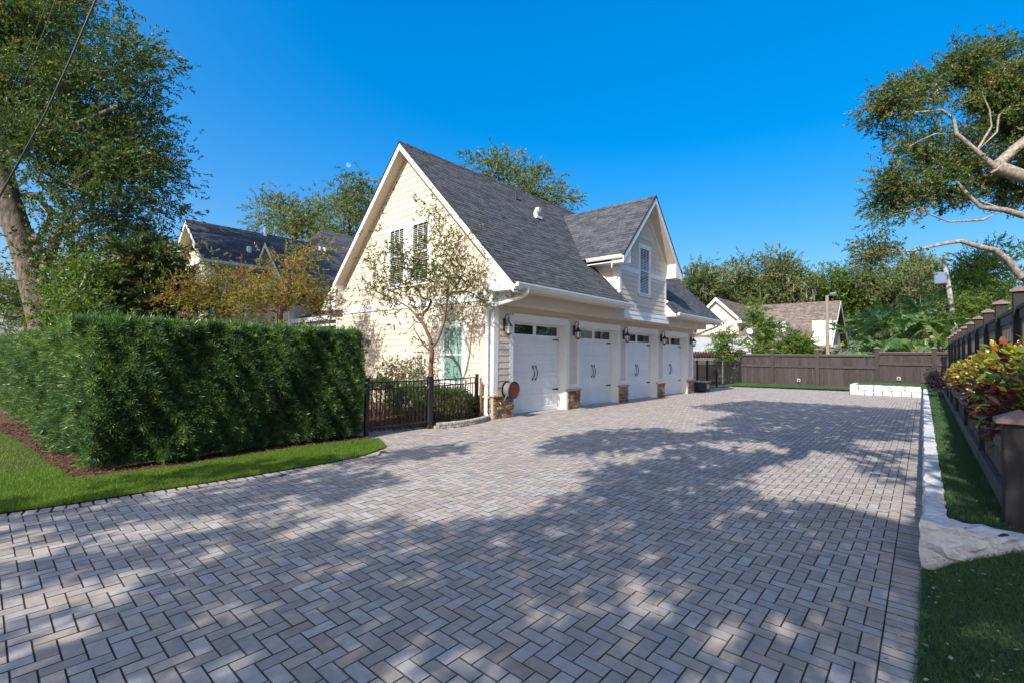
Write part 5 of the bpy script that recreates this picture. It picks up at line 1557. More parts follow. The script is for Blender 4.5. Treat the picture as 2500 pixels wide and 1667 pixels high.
# metal roof vent
vc = on_x(1907, 775, 46.9); 
mb = MB(); mb.box((46.4, vc[1] - .45, 4.05), (47.4, vc[1] + .45, 4.5)); mb.build('vent_curb', WHITE, nh)
GALV = mat('galvanised_metal', lin(.45, .50, .55), lin(.55, .58, .62), 6, .35, .1, 60, metal=.7)
mb = MB(); mb.add([(46.3, vc[1] - .55, 4.5), (47.5, vc[1] - .55, 4.5), (47.5, vc[1] + .55, 4.5), (46.3, vc[1] + .55, 4.5), (46.55, vc[1] - .4, 5.0), (47.25, vc[1] - .4, 5.0), (47.25, vc[1] + .4, 5.0), (46.55, vc[1] + .4, 5.0)], [(3, 2, 1, 0), (4, 5, 6, 7), (0, 1, 5, 4), (1, 2, 6, 5), (2, 3, 7, 6), (3, 0, 4, 7)]); mb.build('vent_hood', GALV, nh)
# grey roofed outbuilding
gs = thing('grey_outbuilding', 'low white outbuilding with pale grey shingle roof behind the fence', 'shed', (39.5, 14, 0))
roof_plane(gs, (37.6, 10.0, 2.28), (37.6, 19, 2.28), (41.2, 19, 3.50), (41.2, 11.0, 3.50), .2, .5, 15, GSHING)
mb = MB(); mb.box((38.0, 10.3, 0), (41, 19, 2.25)); mb.build('wall', WHITE, gs)
mb = MB(); mb.box((37.55, 9.98, 2.12), (37.62, 19, 2.26)); mb.build('fascia', WHITE, gs)
mb = MB(); mb.prism([(9.6, 2.4), (11.6, 2.4), (10.6, 3.45)], 0, 39.2, 41.0); mb.build('gable', WHITE, gs)
for s in (-1, 1): mb = MB(); mb.slab([(38.9, 10.6, 3.55), (41.2, 10.6, 3.55), (41.2, 10.6 + s * 1.15, 2.4), (38.9, 10.6 + s * 1.15, 2.4)], .06); mb.build('roof', GSHING, gs)
mb = MB(); mb.box((37.96, 10.35, 1.35), (38.0, 10.95, 2.05)); w_ = mb.build('window', WHITE, gs); mb = MB(); mb.box((37.94, 10.42, 1.75), (37.959, 10.88, 1.98)); mb.build('pane', GLASSD, w_)
sdh = thing('satellite_dish', 'small white satellite dish on the grey roof', 'dish', (39.2, 10.6, 3.5))
dc = at(1830, 809, 36.0)
mb = MB(); mb.tube([(39.3, 10.62, 3.5), tuple(dc)], .03, 6); mb.build('mast', GALV, sdh)
mb = MB(); n = 14; ax = unit(np.array([-.75, -.6, .35])); e1 = unit(np.cross(ax, (0, 0, 1.))); e2 = np.cross(ax, e1)
V = [dc - ax * .08]
for (r_, q) in ((.12, -.04), (.24, .02)):
    for k in range(n): V.append(dc + ax * q + (e1 * math.cos(2 * math.pi * k / n) + e2 * math.sin(2 * math.pi * k / n)) * r_)
mb.add(V, [(0, 1 + k, 1 + (k + 1) % n) for k in range(n)] + [(1 + k, 1 + n + k, 1 + n + (k + 1) % n, 1 + (k + 1) % n) for k in range(n)]); mb.build('reflector', WHITE, sdh)

# ================================================================== POLES, WIRES, MOON
POLEW = mat('grey_pole_wood', lin(.33, .30, .24), lin(.22, .20, .16), 6, .9, .4, 40, stretch=(4, 4, .5))
lp = thing('lamp_pole', 'slim grey wooden pole with a small lamp on top beyond the back fence', 'pole', (40, 6.6, 0))
b0 = on_x(2021, 860, 40.0); t0 = on_x(2019, 722, 40.0)
mb = MB(); mb.tube([(b0[0], b0[1], 0), tuple(t0)], [.13, .10], 10); mb.build('shaft', POLEW, lp)
mb = MB(); mb.tube([tuple(t0 + (0, 0, -.1)), tuple(t0 + (-.1, -.3, .08))], .035, 6); mb.build('bracket', GALV, lp)
mb = MB(); mb.tube([tuple(t0 + (-.1, -.2, .08)), tuple(t0 + (-.15, -.55, .06))], [.08, .15], 8); mb.build('lamp_head', GALV, lp)
dp = thing('leaning_pole', 'leaning weathered pale pole with a blue grey box near its top', 'pole', (40, -1, 0))
pts = [on_x(2339, 880, 41), on_x(2333, 810, 41), on_x(2322, 740, 41), on_x(2314, 690, 41), on_x(2304, 636, 41)]
mb = MB(); mb.tube(pts, [.17, .15, .14, .13, .12], 8); mb.build('shaft', mat('bleached_pole', lin(.52, .50, .48), lin(.10, .09, .085), 3.5, .9, .4, 20), dp)
bx_ = on_x(2296, 681, 40.8)
mb = MB(); mb.cbox(bx_ - (.15, .32, .36), bx_ + (.15, .32, .40), .05); mb.build('box', mat('blue_grey_enamel', lin(.13, .19, .30), lin(.17, .22, .33), 3, .4), dp)
mb = MB(); mb.tube([bx_ + (0, -.3, .2), on_x(2314, 690, 41)], .05, 6); mb.build('bracket', BMETAL, dp)

def wire(name, label, pts, r):
    mb = MB(); mb.tube(pts, r, 6, cap=False); o = mb.build(name, BMETAL, None, smooth=True); tag(o, label, 'cable')
wire('overhead_cable', 'thick black overhead cable crossing the sky at upper left', [at(x, y, 7.5) for x, y in [(330, -180), (234, 0), (170, 150), (110, 280), (55, 380), (5, 470), (-70, 590)]], .016)
wire('overhead_wire', 'thin grey wire left of the thick cable', [at(x, y, 11.0) for x, y in [(170, -100), (135, 0), (60, 205), (5, 340), (-60, 480)]], .007)
wire('overhead_wire', 'thinner wire nearest the left edge of the picture', [at(x, y, 11.5) for x, y in [(150, -90), (110, 20), (40, 190), (0, 290), (-70, 450)]], .006)
wire('utility_line', 'faint service line hanging behind the left oak trunk', [at(x, y, 22.0) for x, y in [(-60, 676), (0, 680), (90, 690), (190, 700)]], .012)
wire('utility_line', 'lower faint service line crossing behind the oak trunk above the hedge', [at(x, y, 22.0) for x, y in [(-60, 752), (0, 758), (90, 766), (200, 775)]], .012)

mo = bpy.data.materials.new('moon_rock'); mo.use_nodes = True
nn, ll = mo.node_tree.nodes, mo.node_tree.links; nn.remove(nn['Principled BSDF'])
df = nn.new('ShaderNodeBsdfDiffuse'); tr = nn.new('ShaderNodeBsdfTransparent'); ad = nn.new('ShaderNodeAddShader'); nz = nn.new('ShaderNodeTexNoise'); nz.inputs['Scale'].default_value = 3
rp = nn.new('ShaderNodeValToRGB'); rp.color_ramp.elements[0].color = (.04, .035, .03, 1); rp.color_ramp.elements[1].color = (.24, .22, .20, 1); rp.color_ramp.elements[0].position = .35; rp.color_ramp.elements[1].position = .65
tcm = nn.new('ShaderNodeTexCoord'); ll.new(tcm.outputs['Generated'], nz.inputs['Vector'])
ll.new(nz.outputs['Fac'], rp.inputs[0]); ll.new(rp.outputs[0], df.inputs[0]); ll.new(df.outputs[0], ad.inputs[0]); ll.new(tr.outputs[0], ad.inputs[1]); ll.new(ad.outputs[0], nn['Material Output'].inputs[0])
mp = at(851, 404, 4200.0); mr_ = 4200 * .0046
mb = MB(); mb.lathe(mp, [(mr_ * math.cos(a_), mr_ * math.sin(a_)) for a_ in np.linspace(-1.56, 1.56, 15)], 24)
o_ = mb.build('moon', mo, None, smooth=True); tag(o_, 'small pale day moon left of the roof peak', 'moon')

# ================================================================== TREES
def pb(lst, depth, flat=.9, dv=1.0, seed=0):
    """blobs from (px, py, r px) circles at a depth; spread in depth by dv metres"""
    r = np.random.default_rng(seed); out = []
    for (x, y, q) in lst:
        d = depth + r.uniform(-dv, dv); R_ = q / FPX * d
        out.append((at(x, y, d), (R_, R_, R_ * flat), R_ ** 2))
    return out
def down(p): return (float(p[0]), float(p[1]), 0.0)

# left oak
OD = 16.5; OK_ = OD / 12.0
trk = [tuple(gz(112, 832, .0) * 0 + np.array([at(112, 832, OD)[0], at(112, 832, OD)[1], -.05]))] + [at(x, y, OD) for x, y in [(110, 800), (97, 740), (78, 680), (60, 615), (38, 550), (18, 490), (2, 430), (-6, 380)]]
lmb = [[at(x, y, d * OK_) for x, y, d in q] for q in (
    [(10, 370, 12), (50, 300, 11.8), (20, 250, 12), (70, 235, 12), (90, 215, 12)], [(0, 400, 12), (40, 365, 11.6), (120, 330, 11.3), (200, 300, 11), (290, 260, 11)],
    [(20, 480, 12), (90, 480, 12.4), (125, 520, 12.6), (110, 570, 12.6)], [(85, 690, 12), (125, 620, 12.2), (140, 570, 12.3), (165, 540, 12.4)], [(90, 720, 12), (150, 660, 12.3), (200, 600, 12.5)],
    [(0, 380, 12), (-20, 250, 12.5), (40, 120, 12.8), (90, 40, 13)], [(50, 300, 11.8), (140, 230, 12.2), (250, 180, 12.5), (330, 180, 12.6)])]
bl = pb([(60, 70, 95), (180, 110, 100), (285, 140, 80), (350, 165, 38), (120, 220, 110), (250, 260, 120), (330, 330, 90), (395, 385, 42), (425, 425, 26), (200, 390, 120), (310, 455, 90), (385, 505, 40), (130, 340, 100), (235, 540, 95), (170, 630, 65), (290, 590, 55), (60, 320, 80), (30, 180, 100), (90, 20, 70)], OD, .9, 2.0, 1)
bl += pb([(-50, 180, 90), (-40, 40, 90), (60, -70, 90), (180, -10, 45)], OD, .9, 1.5, 2)
tree('oak_tree', 'tall oak with leaning knotty trunk rising behind the left end of the hedge', 'tree', trk, .45, bl, L_OAK, BARK, 5, ntips=250, nspr=13500, ssize=.35, sig=.42, limbs=lmb, sides=9, beta=(2.0, 2.9))

oak_l = [o for o in bpy.data.objects if o.name.startswith('oak_tree')][0]
rk = np.random.default_rng(3)
for k, (x, y) in enumerate([(95, 610), (80, 640), (108, 690), (118, 735), (100, 700), (125, 770), (88, 585), (112, 655)]):
    c = at(x, y, OD - .42); e = unit(CAMP - c); pts = [c - e * .12, c - e * .02, c + e * .05, c + e * .075]
    mb = MB(); mb.tube(pts, [.17 + .05 * rk.uniform(), .15, .09, .03], 9); mb.build('knot', BARK, oak_l, smooth=True)
# right oak: limbs reach in from outside the frame
RD = 27.0
r5 = lambda x, y, d=RD - .6: at(2050 + x / 2.24, 60 + y / 2.24, d)
rtrk = [(40.6, -6.6, .5), (40.5, -6.5, 3.5), (40.1, -6.2, 6.5), (39.6, -5.9, 9.5), (39.0, -5.6, 12.0)]
rl = [[r5(*p) for p in q] for q in (
    [(1120, 900), (1000, 835), (850, 780), (750, 695), (640, 600), (622, 520), (560, 470), (410, 482)], [(640, 600), (520, 600), (430, 640), (380, 670)], [(622, 520), (545, 425), (470, 400)], [(750, 695), (860, 590), (870, 500), (930, 450), (1040, 430)],
    [(1120, 1050), (1000, 1045), (900, 1015), (770, 1000), (690, 920), (640, 860)], [(1120, 1450), (990, 1380), (920, 1290), (850, 1235), (760, 1215), (660, 1185), (500, 1215), (400, 1240), (310, 1240)],
    [(900, 1015), (780, 1070), (600, 1080), (490, 1040), (440, 1000)], [(870, 760), (960, 680), (1040, 620)], [(770, 660), (830, 560), (820, 470), (780, 380)])]
rb_ = pb([(2050 + x / 2.24, 60 + y / 2.24, q / 2.24) for x, y, q in [(215, 470, 70), (300, 400, 70), (400, 350, 60), (470, 330, 50), (600, 260, 80), (720, 170, 70), (830, 170, 70), (880, 250, 60), (290, 560, 45), (440, 680, 70), (560, 640, 50), (780, 400, 90), (900, 420, 100), (950, 560, 110), (690, 750, 90), (600, 800, 70), (850, 850, 80), (950, 920, 80), (300, 870, 80), (250, 970, 60), (400, 930, 80), (520, 890, 60), (640, 950, 60), (245, 1060, 35), (740, 600, 60), (210, 1220, 65), (160, 1280, 40), (420, 480, 50), (1050, 700, 110), (1060, 300, 110), (1080, 480, 110), (700, 300, 60), (500, 750, 60)]], RD + 1.4, .85, 1.6, 4)
tree('oak_tree', 'spreading oak with pale bare limbs reaching in from the right edge', 'tree', rtrk, .40, rb_, L_OAK, PALEBARK, 8, ntips=280, nspr=12000, ssize=.46, sig=.42, limbs=rl, sides=7, moss=40, beta=(2.6, 2.0), msize=.45)

# live oaks in the distance beyond the fence
def bgtree(lst, depth, label, seed, leaf=L_OAK2, nspr=2600, moss=0, ss=.85, cat='tree', ground=None, name='background_oak', group='trees beyond the back fence', dv=2.5, ntips=60):
    bl = pb(lst, depth, .85, dv, seed)
    c = np.mean([b[0] for b in bl], 0); lo = min(b[0][2] for b in bl)
    trunk = [(c[0], c[1], 0), (c[0] + .2, c[1] + .1, lo * .35), (c[0] - .1, c[1] + .3, lo * .7), (c[0], c[1], lo * .95)]
    tree(name, label, cat, trunk, .35 * depth / 50, bl, leaf, BARK, seed, ntips=ntips, nspr=nspr, ssize=ss, sig=.75 * depth / 60, group=group, moss=moss, sides=5, rtip=.03, msize=1.1, beta=(2.3, 2.0))
bgtree([(1668, 722, 35), (1712, 680, 42), (1740, 720, 45), (1690, 755, 40)], 62, 'grey green live oak just right of the garage dormer', 31, moss=40)
bgtree([(1795, 672, 40), (1825, 700, 48), (1780, 735, 45), (1820, 745, 50)], 64, 'live oak hung with grey moss behind the cream cross gable', 32, moss=120)
bgtree([(1885, 655, 36), (1905, 690, 48), (1870, 730, 50), (1945, 715, 45), (1960, 690, 25)], 60, 'tallest moss hung live oak above the brown roof', 33, moss=220)
bgtree([(2045, 690, 38), (2015, 728, 50), (2070, 735, 48), (2045, 760, 55)], 58, 'rounded bright green oak right of the lamp pole', 34, leaf=L_LIME)
bgtree([(1985, 735, 30), (1950, 748, 30), (2000, 752, 28)], 66, 'low green tree filling the gap above the brown ridge', 41, leaf=L_LIME, nspr=900)
bgtree([(2110, 690, 40), (2150, 720, 50), (2105, 745, 50), (2145, 770, 45)], 55, 'olive oak left of the banana clump', 35, moss=50)
bgtree([(2205, 690, 48), (2250, 670, 45), (2260, 720, 55), (2210, 740, 45)], 52, 'olive oak standing behind the banana clump', 36, moss=40)
bgtree([(2330, 690, 55), (2400, 690, 60), (2455, 700, 60), (2380, 650, 45), (2440, 620, 50)], 36, 'sunlit lime green tree right of the leaning pole', 37, leaf=L_LIME, nspr=2600, ss=.5)
bgtree([(2360, 760, 50), (2420, 770, 55), (2470, 790, 60), (2330, 790, 40)], 30, 'dense lime shrub bank behind the tall fence', 38, leaf=L_LIME, nspr=3000, ss=.38, cat='shrub', name='leafy_shrub', dv=1.5)
bgtree([(2120, 800, 40), (2090, 830, 35), (2150, 830, 40)], 45, 'yellow green bush at the right corner of the neighbour house', 39, leaf=L_LIME, nspr=1000, ss=.5, cat='shrub', name='leafy_shrub')
bgtree([(2200, 830, 60), (2260, 820, 60), (2310, 830, 50), (2160, 850, 40)], 44, 'dark undergrowth below the banana leaves', 40, leaf=L_MAG, nspr=1600, ss=.5, cat='shrub', name='leafy_shrub')
# oaks behind the houses
bgtree([(655, 520, 32), (690, 505, 45), (740, 530, 48), (790, 515, 38), (700, 555, 50), (640, 550, 25), (770, 560, 40)], 42, 'airy oak crown behind the main house roof', 42, nspr=1500, ss=.6, group='oaks behind the houses', dv=3)
bgtree([(850, 500, 40), (880, 470, 38), (840, 540, 48), (905, 520, 55), (800, 570, 40)], 40, 'oak crown rising left of the garage rake', 43, nspr=1700, ss=.6, group='oaks behind the houses')
bgtree([(1150, 392, 22), (1185, 408, 36), (1230, 410, 34), (1285, 440, 42), (1335, 470, 42), (1378, 490, 24), (1240, 450, 55), (1320, 510, 45)], 40, 'olive oak crown showing above the main garage ridge', 44, nspr=1900, ss=.55, group='oaks behind the houses', dv=2.5)
# left background
bgtree([(10, 670, 45), (60, 700, 55), (20, 740, 60), (90, 750, 55), (-40, 700, 60), (60, 790, 60), (150, 770, 50), (200, 790, 45)], 34, 'hazy grey green trees behind the oak trunk at far left', 45, nspr=2600, ss=.5, group='trees at far left')

# magnolia
MV, MF = spray(np.random.default_rng(2), 10, .55, .22, 1.0, .0)
tree('magnolia_tree', 'glossy dark magnolia with rusty leaf undersides left of the main house', 'tree', [(3.4, 19.5, 0), (3.4, 19.5, 1.5), (3.5, 19.6, 3.0), (3.5, 19.6, 4.5)], .14,
     pb([(365, 600, 32), (350, 640, 45), (395, 640, 35), (310, 680, 55), (370, 700, 60), (420, 700, 35), (300, 745, 60), (390, 760, 60), (240, 740, 50), (210, 770, 45), (260, 690, 40)], 15.5, .9, 1.0, 6), L_MAG, BARK, 6, ntips=150, nspr=3800, ssize=.30, sig=.22, tmpl=(MV, MF), upish=.4, beta=(2.4, 2.2))
# side sprouts of the oak over the hedge
tree('bay_shrub', 'yellow green leafy shoots between oak trunk and magnolia', 'shrub', [(1.9, 17.5, 0), (1.9, 17.6, 1.4), (2.0, 17.7, 2.4)], .06,
     pb([(180, 690, 40), (215, 720, 45), (160, 740, 40), (230, 660, 35), (190, 780, 40), (260, 770, 40)], 13.2, .9, .8, 9), L_LIME, PALEBARK, 10, ntips=60, nspr=1200, ssize=.26, sig=.25)

# crepe myrtles behind the hedge
CV, CF = spray(np.random.default_rng(4), 9, .30, .15, .9, .0)
def crepe(label, base, lst, depth, seed, nspr, leaf=L_CREPE, size=.24):
    rng = np.random.default_rng(seed); b = np.array(base, float)
    trunk = [b, b + (0, 0, .5), b + (.02, .03, 1.0)]
    bl = pb(lst, depth, .9, .9, seed)
    tree('crepe_myrtle', label, 'tree', trunk, .10, bl, leaf, CREPEBARK, seed, ntips=80, nspr=nspr, ssize=size, sig=.26, tmpl=(CV, CF), group='crepe myrtles by the house', sides=5, wander=.22, rtip=.008, beta=(2.2, 2.2))
crepe('bronze leaved crepe myrtle below the big gable of the main house', (4.1, 18.0, 0), [(430, 680, 50), (400, 730, 45), (470, 720, 50), (500, 760, 40), (455, 650, 20), (490, 710, 30)], 15.2, 51, 1050)
crepe('bronze leaved crepe myrtle left of the small house gable', (5.1, 17.0, 0), [(545, 690, 38), (590, 710, 40), (540, 740, 45), (610, 740, 40), (525, 630, 14), (600, 650, 14)], 15.0, 52, 900)
crepe('bronze leaved crepe myrtle in front of the small gable beside the garage rake', (6.3, 15.6, 0), [(690, 660, 35), (740, 640, 35), (700, 710, 45), (760, 690, 40), (660, 740, 40), (790, 740, 36), (775, 600, 18), (640, 700, 30)], 15.0, 53, 1050)
# crepe myrtle in front of the gable: trunk and limbs as in the photograph
fb = np.array([7.9, 10.03, 0.0]); FD = 12.55
f2 = lambda x, y, d=FD: at(780 + x / 3.92, 650 + y / 3.92, d)
fl_ = [[f2(*p) for p in q] for q in (
    [(1075, 830), (1060, 700), (1000, 560), (930, 480), (860, 400), (760, 340), (640, 290)], [(1075, 780), (1140, 690), (1190, 540), (1225, 300), (1240, 120), (1260, -60)],
    [(1060, 700), (985, 520), (990, 400), (940, 200), (900, 40)], [(1190, 540), (1150, 420), (1080, 250), (1060, 100), (1040, -120)], [(1225, 300), (1330, 150), (1400, 0), (1420, -150)], [(1000, 560), (900, 520), (905, 600), (960, 700), (1040, 800)],
    [(860, 400), (700, 460), (620, 440)], [(1240, 120), (1160, -80), (1130, -300), (1120, -420)], [(1075, 830), (1000, 760), (930, 640)])]
tree('crepe_myrtle', 'sparse crepe myrtle with cinnamon trunk in front of the garage gable', 'tree', [tuple(fb)] + [tuple(f2(x, y)) for x, y in [(1085, 1250), (1075, 1100), (1065, 960), (1075, 840)]], .062,
     pb([(1030, 500, 14), (1062, 530, 22), (1050, 580, 30), (1100, 590, 30), (965, 600, 28), (1000, 640, 40), (1090, 650, 45), (1060, 700, 45), (970, 685, 40), (1130, 700, 38), (1170, 560, 16), (1165, 650, 28), (925, 560, 14), (912, 640, 20), (905, 700, 22), (1185, 730, 22), (1030, 745, 30), (1120, 770, 25), (890, 600, 10), (940, 740, 20)], FD, .9, .75, 7), L_CREPE2, CREPEBARK, 61, ntips=170, nspr=1700, ssize=.185, sig=.19, tmpl=(CV, CF), limbs=fl_, sides=7, rtip=.004, wander=.2, expo=.52, group='crepe myrtles by the house')

# orchid tied to its trunk
orc = thing('hanging_orchid', 'strap leaved orchid with dangling roots tied to the crepe myrtle', 'orchid', tuple(f2(960, 830)))
oc = f2(958, 830, 12.3)
for k in range(12):
    a_ = k * 2.4; d = np.array([math.cos(a_) * .6, math.sin(a_), 0]); L_ = .30 + .05 * (k % 3)
    pts = [oc + d * L_ * t + np.array([0, 0, .22 * t - .25 * t * t]) for t in (0, .35, .7, 1.0)]
    mb = MB(); side = np.cross(d, (0, 0, 1.)); side /= np.linalg.norm(side); V = []
    for i, p in enumerate(pts): w = (.016, .018, .014, .002)[i]; V += [p - side * w, p + side * w]
    mb.add(V, [(0, 1, 3, 2), (2, 3, 5, 4), (4, 5, 7, 6)], .5 + .3 * (k % 3) / 2); mb.build('leaf', L_LIME, orc)
mb = MB()
for k in range(12):
    a_ = k * 1.7; p = oc + np.array([math.cos(a_) * .05, math.sin(a_) * .05, -.02]); mb.tube([p, p + (.01, .02 * math.sin(k), -.35), p + (.0, .03, -.55 - .5 * ((k * 5) % 7) / 7)], [.006, .004, .002], 4)
o_ = mb.build('roots', L_MOSS, orc); o_['kind'] = 'stuff'

# ---- shrubs and roses behind the black fence
def shrub(name, label, c, r, leaf, n, size, seed, cat='shrub', group=None, stems=8, beta=(2.2, 2.4), tmpl=None, shell=.7):
    rng = np.random.default_rng(seed); t = thing(name, label, cat, (c[0], c[1], 0), group)
    d = unit(rng.normal(size=(n, 3))); d[:, 2] = np.where(d[:, 2] < -.6, -d[:, 2], d[:, 2]); q = rng.uniform(shell, 1.03, (n, 1)) * (1 + .12 * np.sin(d[:, :1] * 7 + seed) * np.sin(d[:, 1:2] * 6))
    P = np.array(c) + d * q * np.array(r); P = P[P[:, 2] > .03]; D = unit((P - np.array(c)) / np.array(r)) + rng.normal(size=P.shape) * .5 + (0, 0, .3)
    tv, tf = tmpl if tmpl else spray(rng, 9, .38, .19, 1.0, 0)
    scatter('foliage', leaf, P, D, size * rng.uniform(.7, 1.3, len(P)), tv, tf, rng, rng.beta(beta[0], beta[1], len(P)), t)
    mb = MB()
    for k in range(stems):
        a_ = k * 2.4; e = np.array(c) + np.array([math.cos(a_) * r[0] * .6, math.sin(a_) * r[1] * .6, r[2] * .3])
        mb.tube([(c[0] + .1 * math.cos(a_), c[1] + .1 * math.sin(a_), 0), tuple((np.array([c[0], c[1], 0]) + e) / 2 + (0, 0, .05)), tuple(e)], [.014, .011, .006], 5)
    o = mb.build('stems', TWIG, t); o['kind'] = 'stuff'
    return t
shrub('boxwood_shrub', 'rounded green shrub right of the middle fence post', (7.95, 9.75, .42), (.42, .45, .42), L_BOX, 900, .11, 71, group='shrubs behind the black fence')
shrub('boxwood_shrub', 'green shrub between the downspout and the middle fence post', (8.62, 9.72, .40), (.40, .42, .40), L_BOX, 850, .11, 72, group='shrubs behind the black fence')
shrub('boxwood_shrub', 'leggy green shrub directly left of the middle fence post', (7.45, 10.25, .46), (.5, .45, .44), L_BOX, 800, .11, 73, group='shrubs behind the black fence', stems=12)
shrub('boxwood_shrub', 'yellowish shrub behind the middle of the gate', (7.1, 11.2, .55), (.6, .55, .50), L_ROSE, 900, .12, 74, group='shrubs behind the black fence', stems=12)
shrub('boxwood_shrub', 'yellowish shrub beside the hedge end behind the gate', (6.5, 12.1, .55), (.6, .6, .55), L_ROSE, 800, .12, 75, group='shrubs behind the black fence', stems=12)
def rose(label, c, seed, flowers):
    rng = np.random.default_rng(seed); t = thing('rose_bush', label, 'rose bush', (c[0], c[1], 0), 'rose bushes along the gable wall')
    tips = []
    mb = MB()
    for k in range(16):
        a_ = rng.uniform(0, 6.28); r_ = rng.uniform(.1, .55); e = np.array([c[0] + .45 * r_ * math.cos(a_), c[1] + r_ * 1.4 * math.sin(a_), rng.uniform(.75, 1.42)])
        mb.tube([(c[0], c[1], 0), tuple((np.array([c[0], c[1], 0]) + e) * .5 + (0, 0, .15)), tuple(e)], [.012, .009, .004], 5); tips.append(e)
    o = mb.build('stems', TWIG, t); o['kind'] = 'stuff'
    tips = np.array(tips); n = 330; P = tips[rng.integers(0, 16, n)] + rng.normal(size=(n, 3)) * np.array([.13, .15, .17]); tv, tf = spray(rng, 7, .42, .24, 1.0, 0)
    scatter('foliage', L_ROSE, P, rng.normal(size=(n, 3)) + (0, 0, .5), rng.uniform(.07, .13, n), tv, tf, rng, rng.beta(2, 2, n), t)
    for p in flowers:
        f = MB(); V = []
        for k in range(14):
            az = k * 2.4; q = .012 + .0035 * k; zc = .03 - .0022 * k; pp = np.array(p); d = np.array([math.cos(az), math.sin(az), 0]); s = np.array([-d[1], d[0], 0])
            b = pp + d * q * .5 + (0, 0, zc - .02); tip = pp + d * q * 1.2 + (0, 0, zc + .025)
            f.add([b, (b + tip) / 2 + s * .024, tip, (b + tip) / 2 - s * .024], [(0, 1, 2, 3)], random.random())
        f.build('flower', L_PETAL, t)
fz = lambda x, y, X: tuple(on_x(860 + x / 7.84, 880 + y / 7.84, X))
rose('rose bush with red blooms nearest the hedge end', (8.75, 13.2, 0), 81, [fz(630, 262, 8.7), fz(740, 222, 8.7), fz(735, 262, 8.75)])
rose('rose bush with red blooms in the middle of the gable bed', (8.75, 12.2, 0), 82, [fz(868, 270, 8.7), fz(960, 295, 8.7), fz(820, 580, 8.0), fz(870, 540, 8.2)])
rose('rose bush beside the crepe myrtle trunk with one low red bloom', (8.72, 11.4, 0), 83, [fz(1335, 435, 8.6)])

# ---- croton hedge on the bank
def croton_leaf(rng):
    """one elliptical leaf with a folded midrib, unit length along x"""
    V = [(0, 0, 0)]; F = []
    st = [(.16, .13), (.40, .25), (.68, .25), (.9, .14)]
    for (x, w) in st: V += [(x, -w, .06 - .12 * x * x), (x, 0, -.12 * x * x), (x, w, .06 - .12 * x * x)]
    V.append((1.0, 0, -.14)); F += [(0, 1, 2), (0, 2, 3)]
    for i in range(3):
        a = 1 + 3 * i; F += [(a, a + 3, a + 1), (a + 1, a + 3, a + 4), (a + 1, a + 4, a + 2), (a + 2, a + 4, a + 5)]
    F += [(10, 13, 11), (11, 13, 12)]
    return np.array(V, float), np.array(F)
KV, KF = croton_leaf(None)
def croton(label, x, y, zt, rx, ry, seed, n, n_obj, warm):
    rng = np.random.default_rng(seed); t = thing('croton_shrub', label, 'croton', (x, y, .5), 'croton hedge along the low fence')
    zc = .5 + (zt - .5) * .55; rz = (zt - .5) * .52
    d = unit(rng.normal(size=(n, 3))); d[:, 2] = np.abs(d[:, 2]) * 1.1 - .55; d = unit(d)
    q = rng.uniform(.55, 1.05, (n, 1)); P = np.array([x, y, zc]) + d * q * np.array([rx, ry, rz]); P[:, 2] = np.maximum(P[:, 2], .5)
    D = d * np.array([1, 1, .6]) + rng.normal(size=(n, 3)) * .7 + (0, 0, .35)
    h = (P[:, 2] - .6) / (zt - .6)
    # new growth at the top is yellow green, older leaves below go red to dark maroon
    R = np.where(rng.uniform(size=n) < np.clip(h * 1.7 - .55, .07, .86) * warm, rng.choice([.6, .66, .72, .76, .84, .9, .97], n, p=[.22, .2, .17, .15, .1, .08, .08]), rng.choice([.05, .15, .25, .34, .45, .55], n, p=[.25, .2, .17, .13, .13, .12]))
    R = np.clip(R + rng.normal(size=n) * .03, 0, 1); S = rng.uniform(.075, .14, n)
    dist = np.linalg.norm(P - CAMP, axis=1); order = np.argsort(dist); near = order[:n_obj]; far = order[n_obj:]
    Fm = frames(D, rng, np.array([0, 0, 1.5]), .6)
    for i in near:
        fast_mesh('leaf', L_CROT, KV @ Fm[i].T * S[i] + P[i], KF, np.full(len(KF), R[i]) + np.array([.0] * len(KF)), t, smooth=True)
    V = np.einsum('nij,kj->nki', Fm[far], KV) * S[far][:, None, None] + P[far][:, None, :]; m_ = len(far)
    fast_mesh('leaves', L_CROT, V.reshape(-1, 3), (KF[None] + (np.arange(m_) * len(KV))[:, None, None]).reshape(-1, 3), np.repeat(R[far], len(KF)), t, 'stuff')
    mb = MB()
    for k in range(9):
        a_ = k * 2.4; mb.tube([(x + .1 * math.cos(a_), y + .05 * math.sin(a_), .4), (x + rx * .5 * math.cos(a_), y + ry * .4 * math.sin(a_), zc), (x + rx * .75 * math.cos(a_), y + ry * .6 * math.sin(a_), zt - .2)], [.016, .012, .006], 5)
    o = mb.build('stems', PALEBARK, t); o['kind'] = 'stuff'
cl = ['dark maroon croton nearest the big post', 'yellow topped croton second from the big post', 'red and yellow croton third from the big post', 'mixed croton fourth from the big post', 'bright yellow and red croton fifth from the big post', 'croton sixth from the big post', 'croton seventh from the big post', 'low croton next to the farthest one', 'farthest low croton at the end of the hedge']
for k, (x, zt, n, no) in enumerate([(6.9, 1.72, 1500, 100), (8.1, 1.92, 1500, 90), (9.5, 1.96, 1400, 70), (11.0, 1.90, 1200, 40), (12.7, 1.82, 1100, 0), (14.6, 1.76, 1100, 0), (16.6, 1.72, 1000, 0), (18.6, 1.66, 900, 0), (20.6, 1.6, 900, 0)]):
    croton(cl[k], x, -.90 + .016 * (x - 6), zt, .85 + .02 * (x - 6), .47 if k < 3 else .36, 90 + k, n, no, (.3, .75)[k] if k < 2 else 1.0)
sp_ = thing('dark_shrub', 'small dark purple shrub where the low fence meets the back fence', 'shrub', (27, -.1, .4))
